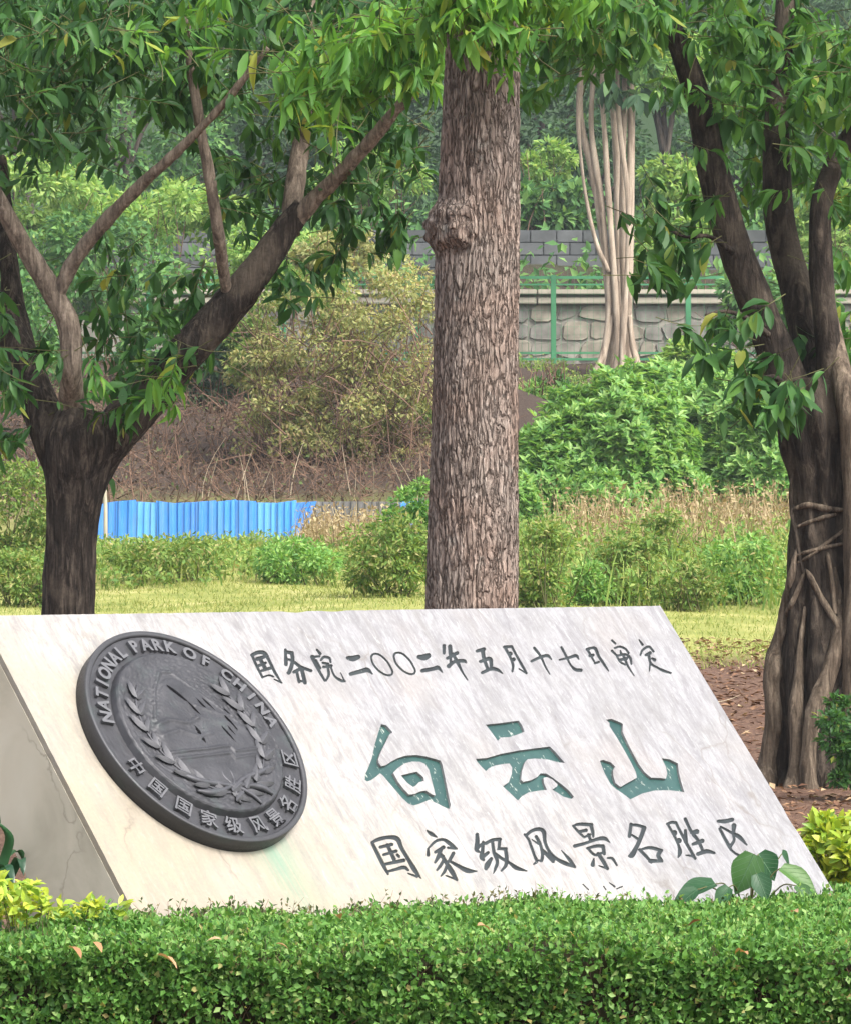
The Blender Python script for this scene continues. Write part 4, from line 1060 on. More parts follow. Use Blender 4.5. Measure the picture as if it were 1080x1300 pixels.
# ------------------------------------------------------------------ the tree of pale hanging roots on the terrace
DB = 99.0
b = ground_at(780, 478); DB = float(b[1])
bt = thing('banyan_tree', 'pale cluster of straight hanging roots and trunks by the green fence', 'tree', (b[0], DB, b[2] - .1))
for pl in ([(785, 490, 26), (786, 440, 18), (786, 380, 14, .3), (784, 300, 11, .4), (782, 200, 10, .5), (778, 120, 10, .5), (777, 40, 10, .5)],
           [(800, 486, 14), (796, 440, 12), (797, 380, 12, -.2), (799, 300, 11, -.3), (800, 220, 10, -.3), (801, 130, 9, -.3)],
           [(770, 486, 16), (776, 440, 13, -.4), (773, 380, 11, -.5), (765, 300, 11, -.5), (752, 220, 10, -.5), (735, 140, 9, -.5)],
           [(757, 490, 8, -.5), (766, 450, 8, -.6), (772, 400, 8, -.6), (770, 330, 8, -.6), (762, 250, 8, -.6), (750, 160, 7, -.6)],
           [(810, 490, 8), (801, 450, 9, .1), (792, 380, 9, -.2), (790, 300, 9, -.4), (790, 200, 8, -.4), (792, 110, 7, -.4)],
           [(778, 488, 9, -.6), (783, 440, 8, -.7), (780, 360, 8, -.7), (774, 280, 8, -.7), (769, 200, 7, -.7), (764, 120, 7, -.7)],
           [(772, 345, 6, -.7), (757, 310, 6, -.8), (745, 260, 6, -.8), (738, 210, 5, -.8), (733, 140, 5, -.8)],
           [(745, 486, 7, -.7), (758, 466, 8, -.7), (768, 440, 9, -.6), (778, 400, 8, -.6)], [(826, 488, 7, -.5), (812, 470, 8, -.5), (803, 440, 9, -.4), (798, 400, 8, -.4)],
           [(788, 488, 8, -.7), (790, 430, 8, -.75), (795, 350, 7, -.7), (797, 260, 7, -.7), (785, 150, 6, -.6)]):
    if pl[-1][1] < 230: pl = pl + [(pl[-1][0] * .8 + 778 * .2, 60, pl[-1][2] * .9, pl[-1][3] if len(pl[-1]) > 3 else 0), (778 + (pl[-1][0] - 778) * .5, -20, pl[-1][2] * .7, 0)]
    add_tube(bt, 'hanging_root', BARK_PALE, pl, DB, 9, 44, .02, 3)

def crown(blobs, d, size, mat, root, T=T_SMALL, wr=.45, up=.25, name='foliage', clump=.28):
    """leaf cloud in clumps; blobs: (x, y, rx, ry, rdepth metres, leaves)"""
    Ps, Ds = [], []
    for x, y, rx, ry, rd, n in blobs:
        c = P(x, y, d); k = d / F; ax = np.array([rx * k, rd, ry * k])
        nc = max(6, n // 90)
        u = rvec(nc) * rng.uniform(.35, 1.0, (nc, 1)) ** .5
        cc = c + u * ax; cr = rng.uniform(.6, 1.3, nc) * clump * ax.mean()
        w0 = rng.integers(0, nc, n)
        v = rvec(n); rr = rng.uniform(.3, 1.0, (n, 1)) ** .4
        p = cc[w0] + v * rr * cr[w0][:, None] * np.array([1.1, 1.1, .75])
        Ps.append(p); Ds.append(v + rng.normal(size=(n, 3)) * .5 + np.array([0, -.1, -.25]))
    p = np.concatenate(Ps); dv = norm(np.concatenate(Ds)); n = len(p)
    nrm = norm(rng.normal(size=(n, 3)) * .6 + np.array([0, -.35, up + .6]))
    ln = rng.uniform(.7, 1.25, n) * size
    V, Fc = leaf_geo(T, p, dv, nrm, ln, ln * wr)
    o = obj(name, mesh_np(name, V, Fc, mat), kind='stuff'); keep(o, root)
crown([(770, 25, 100, 55, 2.5, 2200), (815, 70, 50, 30, 2, 500), (735, 70, 40, 28, 2, 400)], DB, .32, L_FAR_MID, bt)
pos, dr, nr, ln, tw = whorls([(780, 112, 55, 10, 6, .5, -1.2), (815, 128, 20, 8, 2, .3, -1.2)], DB, 6, (.4, .6), .4)
V, Fc = leaf_geo(T_BIG, pos, dr, nr, ln, ln * .4); o = obj('foliage', mesh_np('foliage', V, Fc, L_FAR_DARK), kind='stuff'); keep(o, bt)

# ------------------------------------------------------------------ trees and shrubs further back
def far_tree(name, label, x, y, rx, ry, d, n, size, mat, cat='tree', group=None, trunk_w=14, blobs=None, wr=.45, rd=None):
    b = P(x, y, d); zg = float(gz(b[0], d))
    t = thing(name, label, cat, (b[0], d, zg - .05), group)
    top = b[2]; k = d / F; r0 = trunk_w * k / 2
    if name.endswith('tree'):
        zz = np.linspace(zg - .3, max(top, zg + 1.5), 5)
        pts = np.array([(b[0] + rng.normal() * .12, d + rng.normal() * .1, z) for z in zz])
        o = obj('trunk', tube_mesh('trunk', BARK_FAR, pts, np.linspace(r0, r0 * .5, 5), 9, 20, .03, 2)); keep(o, t)
        for q in range(4):
            a0 = q * 1.6 + rng.uniform(0, 1); e = pts[3] + np.array([math.cos(a0) * rx * k * .6, math.sin(a0) * rx * k * .4, ry * k * rng.uniform(.1, .6)])
            o = obj('branch', tube_mesh('branch', BARK_FAR, np.array([pts[2], (pts[3] + e) / 2 + np.array([0, 0, .2]), e]), np.array([r0 * .5, r0 * .35, r0 * .1]), 7, 10)); keep(o, t)
    else:
        st = 14; pp = np.tile([b[0], d, zg], (st, 1)) + rng.normal(size=(st, 3)) * np.array([rx * k * .35, .3, 0])
        V, Fc = sticks(pp, norm(rng.normal(size=(st, 3)) * .35 + np.array([0, 0, 1])), max(top - zg, .3) + ry * k * .5, .025, .2)
        o = obj('stems', mesh_np('stems', V, Fc, TWIG), kind='stuff'); keep(o, t)
    crown(blobs or [(x, y, rx, ry, (rd or rx * k * .7), n)], d, size, mat, t, wr=wr)
    return t
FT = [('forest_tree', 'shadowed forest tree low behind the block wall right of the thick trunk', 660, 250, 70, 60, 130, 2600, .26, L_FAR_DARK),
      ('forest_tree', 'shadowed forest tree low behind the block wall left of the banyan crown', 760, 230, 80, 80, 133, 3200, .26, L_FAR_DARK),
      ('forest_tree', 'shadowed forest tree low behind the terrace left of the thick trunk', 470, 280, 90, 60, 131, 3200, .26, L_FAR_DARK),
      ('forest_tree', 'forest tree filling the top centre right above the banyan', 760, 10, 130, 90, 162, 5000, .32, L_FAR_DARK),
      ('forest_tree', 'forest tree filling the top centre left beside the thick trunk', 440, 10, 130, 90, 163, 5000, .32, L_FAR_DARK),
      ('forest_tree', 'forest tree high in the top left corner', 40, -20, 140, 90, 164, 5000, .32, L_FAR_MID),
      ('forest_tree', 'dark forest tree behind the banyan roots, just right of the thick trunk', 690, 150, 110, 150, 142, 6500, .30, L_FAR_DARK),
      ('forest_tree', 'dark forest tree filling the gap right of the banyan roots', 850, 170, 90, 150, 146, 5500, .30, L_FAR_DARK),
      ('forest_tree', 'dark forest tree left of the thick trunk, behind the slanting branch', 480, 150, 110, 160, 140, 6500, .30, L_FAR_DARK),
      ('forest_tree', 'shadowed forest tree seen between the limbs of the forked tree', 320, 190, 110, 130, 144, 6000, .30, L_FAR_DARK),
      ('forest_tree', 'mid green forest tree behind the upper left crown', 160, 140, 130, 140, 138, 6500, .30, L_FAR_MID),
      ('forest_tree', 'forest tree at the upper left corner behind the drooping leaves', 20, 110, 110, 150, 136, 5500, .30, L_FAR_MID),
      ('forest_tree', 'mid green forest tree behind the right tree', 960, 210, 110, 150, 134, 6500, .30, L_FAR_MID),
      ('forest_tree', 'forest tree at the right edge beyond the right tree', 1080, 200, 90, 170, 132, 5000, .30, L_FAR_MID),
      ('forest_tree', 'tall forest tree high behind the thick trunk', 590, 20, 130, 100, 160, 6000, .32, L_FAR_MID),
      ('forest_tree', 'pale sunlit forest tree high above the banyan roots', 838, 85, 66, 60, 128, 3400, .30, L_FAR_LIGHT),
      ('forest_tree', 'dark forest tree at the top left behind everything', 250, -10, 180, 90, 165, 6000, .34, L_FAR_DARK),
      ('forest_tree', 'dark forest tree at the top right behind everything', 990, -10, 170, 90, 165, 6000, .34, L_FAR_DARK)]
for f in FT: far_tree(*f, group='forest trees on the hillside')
FS = [('terrace_shrub', 'loose yellow-green shrub above the straggling bush left of the thick trunk', 430, 325, 60, 28, 98, 2200, .16, L_GOLD),
      ('terrace_shrub', 'light green shrub behind the hanging leaves of the forked tree', 340, 335, 80, 50, 100, 3800, .17, L_FAR_LIGHT),
      ('terrace_shrub', 'green climbing shrub half covering the block wall left of the thick trunk', 380, 300, 80, 26, 116, 1700, .22, L_FAR_MID),
      ('terrace_shrub', 'green shrub at the left end of the brown bank', 200, 440, 60, 50, 94, 2600, .17, L_FAR_MID),
      ('terrace_shrub', 'small light shrub on the bank between dark shrub and straggling bush', 318, 440, 40, 46, 90, 1800, .13, L_WEED),
      ('terrace_shrub', 'green shrub on the bank below the fence right of the thick trunk', 680, 520, 40, 34, 92, 1300, .18, L_MOUND),
      ('terrace_shrub', 'light green shrub at the upper centre behind the slanting branch', 470, 215, 70, 40, 124, 2200, .24, L_FAR_LIGHT),
      ('terrace_shrub', 'light green shrub beside the banyan roots at left', 690, 210, 40, 30, 124, 1100, .24, L_FAR_LIGHT),
      ('terrace_shrub', 'bright yellow-green shrub beside the right tree above the block wall', 862, 262, 50, 62, 114, 3200, .24, L_FAR_LIGHT),
      ('terrace_shrub', 'low light shrub right of the banyan roots below the bright shrub', 835, 325, 40, 24, 112.5, 1200, .20, L_FAR_LIGHT),
      ('terrace_shrub', 'leafy green shrub on top of the block wall by the thick trunk', 700, 258, 56, 34, 121, 1500, .34, L_FAR_MID),
      ('terrace_shrub', 'light green shrub seen through the fork of the left tree', 215, 272, 90, 45, 112, 3200, .22, L_FAR_LIGHT),
      ('terrace_shrub', 'pale yellowish shrub behind the far left branches', 55, 250, 70, 55, 111, 3200, .22, L_FAR_LIGHT),
      ('terrace_shrub', 'green shrub low behind the left fork', 120, 340, 110, 60, 104, 4200, .22, L_FAR_MID),
      ('terrace_shrub', 'light shrub behind the trunk at the right edge', 1050, 300, 60, 80, 112, 3400, .24, L_FAR_LIGHT),
      ('terrace_shrub', 'green shrub between the right tree and the rubble wall', 985, 400, 70, 60, 104, 3200, .22, L_FAR_MID),
      ('terrace_shrub', 'dark shrub under the big right limb of the forked tree', 268, 468, 52, 46, 91, 2400, .18, L_FAR_DARK),
      ('terrace_shrub', 'green shrub in the shade at the far left behind the trunk', 20, 450, 80, 90, 92, 4200, .2, L_FAR_MID),
      ('terrace_shrub', 'small dark shrub at the foot of the banyan roots', 705, 500, 34, 22, 97, 900, .2, L_FAR_MID)]
for f in FS: far_tree(*f, cat='shrub', group='shrubs on the terrace')

# ---- big straggling olive-gold bush
b = P(430, 560, 84); gb = thing('straggling_bush', 'large straggling olive-yellow bush hanging over the brown bank', 'bush', (b[0], 84, float(gz(b[0], 84))))
crown([(400, 420, 85, 70, 1.4, 4200), (470, 380, 80, 60, 1.3, 3400), (360, 500, 60, 50, 1.2, 2600), (450, 500, 90, 60, 1.4, 3600), (505, 455, 55, 80, 1.2, 2600), (420, 560, 70, 28, 1.0, 1500), (500, 570, 50, 28, 1.0, 1300), (330, 460, 44, 50, 1.0, 1300), (350, 545, 60, 34, 1.0, 1200), (440, 610, 90, 22, 1.0, 900)], 84, .105, L_GOLD, gb, up=.1, clump=.24)
crown([(380, 380, 70, 40, 1.2, 1500), (330, 470, 34, 40, 1, 700), (520, 520, 40, 50, 1, 500)], 84.3, .11, L_WEED, gb, up=.1, clump=.24)
n = 700
px = rng.uniform(320, 550, n); py = rng.uniform(420, 620, n)
pp = np.array([P(a0, c0, 84 + rng.normal() * .8) for a0, c0 in zip(px, py)])
V, Fc = sticks(pp, norm(rng.normal(size=(n, 3)) * .6 + np.array([-.2, -.1, .6])), rng.uniform(.4, 1.6, n), rng.uniform(.008, .02, n), .35, 4)
o = obj('twigs', mesh_np('twigs', V, Fc, TWIG), kind='stuff'); keep(o, gb)

# ---- leafy green mound
b = P(820, 680, 80); mb = thing('leafy_bush', 'broad bright green leafy bush mound right of the thick trunk', 'bush', (b[0], 80, float(gz(b[0], 80))))
def mound(cx, cy, rx, ry, d, rd, n, size, mat, root):
    k = d / F; c = P(cx, cy + ry, d)
    th = rng.uniform(0, math.pi, n); ph = np.arccos(rng.uniform(0, 1, n))
    nx = np.sin(ph) * np.cos(th); ny = -np.sin(ph) * np.sin(th); nz = np.cos(ph)
    nv = np.stack([nx, ny, nz], -1)
    bump = np.array([mnoise.noise(Vector((x * 2.5 + cx, y * 2.5, z * 2.5))) * .20 + mnoise.noise(Vector((x * 6, y * 6 + cy, z * 6))) * .15 for x, y, z in nv])
    rr = (1 + bump) * (1 - rng.uniform(0, 1, n) ** 2 * .25 + (rng.uniform(0, 1, n) < .08) * rng.uniform(0, .12, n))
    p = c + nv * rr[:, None] * np.array([rx * k, rd, 2 * ry * k])
    # whorls of leaves
    m0 = 7; pw_ = np.repeat(p, m0, 0); N0 = norm(np.repeat(nv, m0, 0) * np.array([1, 1, .7]) + np.array([0, 0, .6]) + np.repeat(rng.normal(size=(n, 3)) * .35, m0, 0))
    s0 = norm(np.cross(N0, rvec(len(N0)))); dv = s0 * .9 + N0 * rng.uniform(.1, .9, (len(N0), 1))
    ln = rng.uniform(.7, 1.25, len(N0)) * size
    V, Fc = leaf_geo(T_SMALL, pw_ + rng.normal(size=pw_.shape) * .02, dv, N0, ln, ln * .36)
    o = obj('foliage', mesh_np('foliage', V, Fc, mat), kind='stuff'); keep(o, root)
mound(770, 585, 125, 95, 78, 2.2, 3600, .19, L_MOUND, mb)
mound(700, 615, 66, 66, 77, 1.2, 1100, .19, L_MOUND, mb)
mound(900, 560, 110, 70, 82, 2.2, 2400, .19, L_MOUND, mb)
mound(840, 520, 110, 52, 85, 2.2, 2400, .19, L_MOUND, mb)
mound(880, 480, 80, 34, 88, 1.6, 900, .19, L_FAR_LIGHT, mb)
mound(640, 640, 50, 40, 75, 1.0, 500, .17, L_MOUND, mb)
mound(760, 640, 60, 36, 74, 1.0, 600, .15, L_MOUND, mb)
mound(960, 580, 60, 65, 80, 1.6, 1100, .19, L_MOUND, mb)
pp = np.array([P(a0, 660, 81) for a0 in rng.uniform(670, 990, 60)])
V, Fc = sticks(pp, norm(rng.normal(size=(60, 3)) * .4 + np.array([0, 0, 1])), 1.6, .03, .2); o = obj('stems', mesh_np('stems', V, Fc, TWIG), kind='stuff'); keep(o, mb)

# ---- brown dry vines on the bank
n = 5200
xs = rng.uniform(-10, 1.5, n); ds = rng.uniform(77, 96, n)
pp = np.stack([xs, ds, gz(xs, ds)], -1)
V, Fc = sticks(pp, norm(rng.normal(size=(n, 3)) * .8 + np.array([0, -.3, .55])), rng.uniform(.2, .9, n), rng.uniform(.006, .016, n), .4, 3)
o = obj('dry_vines', mesh_np('dry_vines', V, Fc, TWIG), kind='stuff'); tag(o, 'tangle of brown dry vines covering the bank above the blue hoarding', 'vines')
n = 9000
xs = rng.uniform(-10, 1.5, n); ds = rng.uniform(77, 97, n)
pp = np.stack([xs, ds, gz(xs, ds) + rng.uniform(0, .35, n)], -1); ln = rng.uniform(.06, .14, n)
V, Fc = leaf_geo(T_SMALL, pp, rvec(n) + np.array([0, -.2, -.3]), rvec(n) * .6 + np.array([0, -.4, .8]), ln, ln * .5)
mixl = leaf_mat('leaf_brown', [(0, (.035, .024, .019)), (.5, (.075, .052, .038)), (.8, (.13, .098, .065)), (1, (.08, .12, .04))], .2, .9, .1, .3, .5)
o = obj('dead_leaves', mesh_np('dead_leaves', V, Fc, mixl), kind='stuff'); tag(o, 'brown dead leaves clinging to the bank behind the hoarding', 'leaves')
n = 16
xs = rng.uniform(P(170, 640, 77)[0], P(540, 640, 77)[0], n); ds = rng.uniform(76, 79, n); pp = np.stack([xs, ds, gz(xs, ds)], -1)
V, Fc = sticks(pp, norm(rng.normal(size=(n, 3)) * .22 + np.array([0, 0, 1])), rng.uniform(.4, 1.2, n), .010, .3, 4)
o = obj('dry_stalks', mesh_np('dry_stalks', V, Fc, TWIG_PALE), kind='stuff'); tag(o, 'pale bare stalks sticking up behind the blue hoarding', 'stalks')

# ---- undergrowth on the hill and the terrace
n = 16000
xs = rng.uniform(-19, 19, n); ds = np.concatenate([rng.uniform(118.5, 175, n - 3000), rng.uniform(109.6, 116.5, 3000)])
pp = np.stack([xs, ds, gz(xs, ds) + rng.uniform(0, 1.0, n) ** 2 * 1.2], -1); ln = rng.uniform(.22, .42, n)
V, Fc = leaf_geo(T_SMALL, pp, rvec(n) + np.array([0, -.4, .2]), rvec(n) * .5 + np.array([0, -.4, .8]), ln, ln * .5)
o = obj('undergrowth', mesh_np('undergrowth', V, Fc, L_FAR_MID), kind='stuff'); tag(o, 'dark green undergrowth covering the hillside under the forest', 'undergrowth')

# ---- weeds between the lawn and the hoarding
def weeds(name, label, n, xr, dr_, hr, mat, lean=.18, w0=.03, dens=None, leaves=5):
    xs = rng.uniform(*xr, n); ds = rng.uniform(*dr_, n)
    if dens is not None:
        k = dens(xs, ds) > rng.uniform(0, 1, n); xs, ds = xs[k], ds[k]; n = len(xs)
    pp = np.stack([xs, ds, gz(xs, ds)], -1); h = rng.uniform(*hr, n)
    dv = norm(rng.normal(size=(n, 3)) * lean + np.array([0, 0, 1]))
    V1, F1 = leaf_geo(T_BLADE, pp, dv, rvec(n) * np.array([1, 1, .1]), h, w0)
    t = rng.uniform(.35, 1, (n, leaves)); c = pp[:, None] + dv[:, None] * (h[:, None] * t)[..., None]
    c = c.reshape(-1, 3); m0 = len(c); ln = rng.uniform(.6, 1.3, m0) * .09
    V2, F2 = leaf_geo(T_SMALL, c, rvec(m0) + np.array([0, 0, .5]), rvec(m0) * .6 + np.array([0, -.3, .8]), ln, ln * .45)
    o = obj(name, mesh_np(name, *merge([(V1, F1), (V2, F2)]), mat), kind='stuff'); tag(o, label, 'weeds')
def clumpy(s, t):
    def f(x, d):
        return np.array([np.clip(.5 + 1.6 * (mnoise.noise(Vector((a0 * s, b0 * s, t)))), 0, 1) for a0, b0 in zip(x, d)])
    return f
weeds('tall_weeds', 'tall yellow-green weeds along the far side of the lawn right of the thick trunk', 8500, (.9, 8.8), (45.5, 68), (.15, .75), L_WEED, .2, .022, clumpy(.8, 1))
weeds('weeds', 'pale green weeds in front of the blue hoarding', 6500, (-8.5, -.6), (50.5, 72), (.06, .30), L_WEED, .22, .022, clumpy(.8, 3))
weeds('dry_grass', 'beige dry grass on the slope behind the weeds at right', 6000, (2.0, 9.5), (56, 76), (.3, 1.1), L_DRY, .16, .02, clumpy(.9, 7), 3)
weeds('bank_weeds', 'sparse weeds on the bare soil below the green fence', 1500, (1.4, 7.0), (90, 105), (.08, .35), L_WEED, .3, .02, clumpy(.7, 21), 5)
weeds('dry_stems', 'dry brown stems in front of the grey hoarding', 700, (-2.0, .3), (64, 73), (.2, .75), L_DRY, .16, .018, None, 3)

def bush(label, x, y, rx, ry, n, size, mat, dd=None, wr=.4):
    g = ground_at(x, y + ry) if dd is None else P(x, y + ry, dd); d = float(g[1])
    t = thing('low_bush', label, 'bush', (g[0], d, float(gz(g[0], d))), 'bushes bordering the lawn')
    k = d / F
    crown([(x, y, rx, ry, rx * k * .8, n)], d, size, mat, t, wr=wr, up=.3, clump=.33)
    st = 16; pp = np.tile([g[0], d, float(gz(g[0], d)) - .05], (st, 1)) + rng.normal(size=(st, 3)) * np.array([rx * k * .35, .15, 0])
    V, Fc = sticks(pp, norm(rng.normal(size=(st, 3)) * .4 + np.array([0, 0, 1])), ry * k * 1.6, .010, .2)
    o = obj('stems', mesh_np('stems', V, Fc, TWIG_GREEN), kind='stuff'); keep(o, t)
bush('olive bush right of the left tree trunk, below the blue hoarding', 205, 713, 74, 27, 2600, .075, L_WEED)
bush('rounded bright green bush below the right end of the blue hoarding', 372, 714, 58, 27, 2600, .07, L_MOUND)
bush('leafy bush hugging the left side of the thick trunk', 498, 715, 62, 60, 4600, .075, L_WEED, 48)
bush('dark green bush tucked behind the left foot of the thick trunk', 520, 680, 34, 50, 1500, .085, L_RIGHT, 54)
bush('leafy bush hugging the right side of the thick trunk', 686, 712, 40, 66, 2800, .07, L_WEED, 45)
bush('olive green bush above the right end of the slab', 800, 726, 48, 52, 2600, .07, L_WEED, 46.5)
bush('bright round bush left of the right tree trunk', 940, 726, 54, 46, 3000, .07, L_MOUND, 47)
bush('green bush behind the top right corner of the slab', 868, 746, 40, 32, 1600, .065, L_WEED, 45.5)
bush('small bright bush between thick trunk and olive bush', 742, 744, 40, 34, 1500, .065, L_MOUND, 46)
bush('spindly bush poking up behind the bright bushes at right', 842, 690, 30, 46, 1100, .08, L_WEED, 55)
bush('tall pale bush at the far left edge beside the left trunk', 15, 650, 62, 76, 5200, .09, L_WEED, 60)
bush('low leafy bush at the left edge below the pale bush', 20, 738, 50, 36, 2600, .07, L_WEED, 48)
bush('tall leafy bush just left of the thick trunk at hoarding height', 530, 640, 22, 30, 700, .085, L_MOUND, 60)

# ---- lawn grass
n = 52000
xs = rng.uniform(-6, 6, n); ds = rng.uniform(36.5, 58, n)
k = clumpy(.6, 11)(xs, ds) * .5 + .5 > rng.uniform(0, 1, n); xs, ds = xs[k], ds[k]; n = len(xs)
pp = np.stack([xs, ds, gz(xs, ds) - .005], -1)
V, Fc = leaf_geo((T_BLADE[0][[0, 1, 2, 3, 6]], np.array([(0, 1, 3), (0, 3, 2), (2, 3, 4)])), pp, rng.normal(size=(n, 3)) * .5 + np.array([0, 0, 1]), rvec(n) * np.array([1, 1, .1]), rng.uniform(.03, .09, n), .010)
o = obj('lawn_grass', mesh_np('lawn_grass', V, Fc, L_GRASS), kind='stuff'); tag(o, 'short yellow-green lawn grass behind the slab', 'grass')
# ---- leaf litter round the right tree
n = 17000
xs = rng.uniform(1.0, 8.5, n); ds = rng.uniform(17, 40.5, n)
pp = np.stack([xs, ds, gz(xs, ds) + rng.uniform(.003, .03, n)], -1); ln = rng.uniform(.03, .10, n)
V, Fc = leaf_geo(T_SMALL, pp, rvec(n) * np.array([1, 1, .25]), rvec(n) * .35 + np.array([0, 0, 1]), ln, ln * .45)
o = obj('leaf_litter', mesh_np('leaf_litter', V, Fc, L_LITTER), kind='stuff'); tag(o, 'brown fallen leaves on the bare soil round the right tree', 'leaf litter')
n = 90
xs = rng.uniform(1.5, 8, n); ds = rng.uniform(18, 40, n); pp = np.stack([xs, ds, gz(xs, ds) + .02], -1)
V, Fc = sticks(pp, rvec(n) * np.array([1, 1, .08]), rng.uniform(.1, .35, n), .005, .3); o = obj('fallen_twigs', mesh_np('fallen_twigs', V, Fc, TWIG_PALE), kind='stuff'); tag(o, 'pale fallen twigs scattered on the soil round the right tree', 'twigs')

# ------------------------------------------------------------------ clipped hedge in front
D0 = 11.75
hg = thing('clipped_hedge', 'clipped small-leaved green hedge across the foreground below the slab', 'hedge', (0, D0 + .5, 0))
def htop(x, d): return .585 - .055 * np.clip(d - 12.6, 0, 3) + .012 * np.sin(x * 5.1) + .010 * np.sin(x * 11 + d * 4) + .008 * np.sin(d * 9 + x * 3)
def in_front(p, m0=.02): return (p - B0) @ n_ > m0
HX = 1.9
def hedge_leaves(n_top, n_front):
    x = rng.uniform(-HX, HX, n_top); d = D0 + (rng.uniform(0, 1, n_top) ** 1.15) * 4.2
    edge = np.clip((D0 + .10 - d) / .10, 0, 1)
    z = htop(x, d) - .06 * edge ** 2 - np.abs(rng.normal(size=n_top)) * .022 + (rng.uniform(0, 1, n_top) < .06) * rng.uniform(0, .03, n_top)
    p1 = np.stack([x, d, z], -1); n1 = np.tile([0, -.25, 1.0], (n_top, 1))
    x = rng.uniform(-HX, HX, n_front); zz = rng.uniform(0, 1, n_front) ** .7
    z = .05 + zz * (htop(x, D0) - .075)
    b0 = np.array([mnoise.noise(Vector((a0 * 9, 1.7, c0 * 9))) * .035 + mnoise.noise(Vector((a0 * 24, 5, c0 * 24))) * .022 for a0, c0 in zip(x, z)])
    d = D0 - .02 + b0 + np.abs(rng.normal(size=n_front)) * .028
    p2 = np.stack([x, d, z], -1); n2 = np.tile([0, -1.0, .45], (n_front, 1))
    p = np.concatenate([p1, p2]); nn = np.concatenate([n1, n2])
    k = in_front(p) | (p[:, 0] > B0[0] + 2.0)
    ds_ = (p - B0) @ r_
    gap = np.array([mnoise.noise(Vector((a0 * 7, b0 * 7, c0 * 9))) + .5 * mnoise.noise(Vector((a0 * 17, b0 * 17, c0 * 17))) for a0, b0, c0 in p])
    k = (in_front(p) | (ds_ > RC + .05)) & ((gap > np.where(nn[:, 1] < -.5, -.20, -.30)) | (rng.uniform(0, 1, len(p)) < .25))
    p, nn = p[k], nn[k]; n = len(p)
    dv = norm(nn * .5 + rng.normal(size=(n, 3)) * .7 + np.array([0, -.1, .25])); nm = norm(nn + rng.normal(size=(n, 3)) * .55)
    ln = rng.uniform(.6, 1.4, n) * .022
    return leaf_geo(T_DIA, p, dv, nm, ln, ln * .58)
V, Fc = hedge_leaves(105000, 52000)
o = obj('foliage', mesh_np('foliage', V, Fc, L_HEDGE), kind='stuff'); keep(o, hg)
# woody inside
corem = plain('hedge_wood', (.03, .028, .014), .95, 0, .05, .3, 20)
bm = bmesh.new(); g0 = []
xs = np.linspace(-HX, HX, 40)
def back_d(x):   # the slab's foot line limits the hedge
    best = D0 + .3
    for d in np.arange(D0 + .1, D0 + 4.2, .02):
        p = np.array([x, d, htop(x, d) - .05])
        if (p - B0) @ n_ < .03 and (p - B0) @ r_ < RC: break
        best = d
    return best
for x in xs:
    bd = back_d(x); sec = []
    for t in np.linspace(0, 1, 8): d = D0 + .07 + t * (bd - D0 - .09); sec.append((x, d, float(htop(x, d)) - .055))
    g0.append([bm.verts.new((x, D0 + .07, -.03))] + [bm.verts.new(s) for s in sec] + [bm.verts.new((x, max(bd - .45, D0 + .1), -.03))])
for i in range(len(xs) - 1):
    for j in range(9): bm.faces.new((g0[i][j], g0[i + 1][j], g0[i + 1][j + 1], g0[i][j + 1]))
o = obj('inner_wood', bm_mesh('inner_wood', bm, corem)); keep(o, hg)
# sprigs standing out of the top against the slab
n = 150
px = np.concatenate([rng.uniform(185, 760, 120), rng.uniform(760, 1060, 30)]); pp = []
for x in px:
    d = back_d((x - CX) / F * 13.2) - rng.uniform(.03, .35); X = (x - CX) / F * d
    pp.append((X, d, float(htop(X, d)) - .03))
pp = np.array(pp); dv = norm(rng.normal(size=(n, 3)) * .35 + np.array([.1, 0, 1])); h = rng.uniform(.04, .10, n)
V1, F1 = sticks(pp, dv, h, .0016, .25); o = obj('sprig_stems', mesh_np('sprig_stems', V1, F1, TWIG), kind='stuff'); keep(o, hg)
t = rng.uniform(.4, 1.0, (n, 7)); c = (pp[:, None] + dv[:, None] * (h[:, None] * t)[..., None]).reshape(-1, 3); ln = rng.uniform(.010, .02, len(c))
V2, F2 = leaf_geo(T_DIA, c, rvec(len(c)) + np.array([0, 0, .5]), rvec(len(c)) * .6 + np.array([0, -.4, .8]), ln, ln * .5)
sprm = leaf_mat('leaf_sprig', [(0, (.03, .05, .015)), (.6, (.07, .10, .03)), (1, (.16, .12, .05))], .3, .5, .3, .2, 5)
o = obj('sprig_leaves', mesh_np('sprig_leaves', V2, F2, sprm), kind='stuff'); keep(o, hg)
# new shoots all over the top and front edge
n = 2600
xs = rng.uniform(-1.75, 1.75, n); ds = D0 + rng.uniform(0, 1, n) ** 1.3 * 3.2; pp = np.stack([xs, ds, htop(xs, ds) - .03], -1)
ok = (in_front(pp, .05) | ((pp - B0) @ r_ > RC + .05)); pp = pp[ok]; n = len(pp)
dv = norm(rng.normal(size=(n, 3)) * .4 + np.array([0, -.15, 1])); h = .03 + rng.uniform(0, 1, n) ** 2 * .055
V1, F1 = sticks(pp, dv, h, .0014, .25); o = obj('shoot_stems', mesh_np('shoot_stems', V1, F1, TWIG_GREEN), kind='stuff'); keep(o, hg)
t = rng.uniform(.35, 1.0, (n, 8)); c = (pp[:, None] + dv[:, None] * (h[:, None] * t)[..., None]).reshape(-1, 3); ln = rng.uniform(.010, .022, len(c))
V2, F2 = leaf_geo(T_DIA, c, rvec(len(c)) + np.array([0, 0, .6]), rvec(len(c)) * .6 + np.array([0, -.4, .8]), ln, ln * .5)
shm = leaf_mat('leaf_shoot', [(0, (.08, .21, .04)), (.6, (.15, .32, .07)), (1, (.28, .42, .12))], .45, .5, .3, .2, 3)
o = obj('shoot_leaves', mesh_np('shoot_leaves', V2, F2, shm), kind='stuff'); keep(o, hg)
n = 500
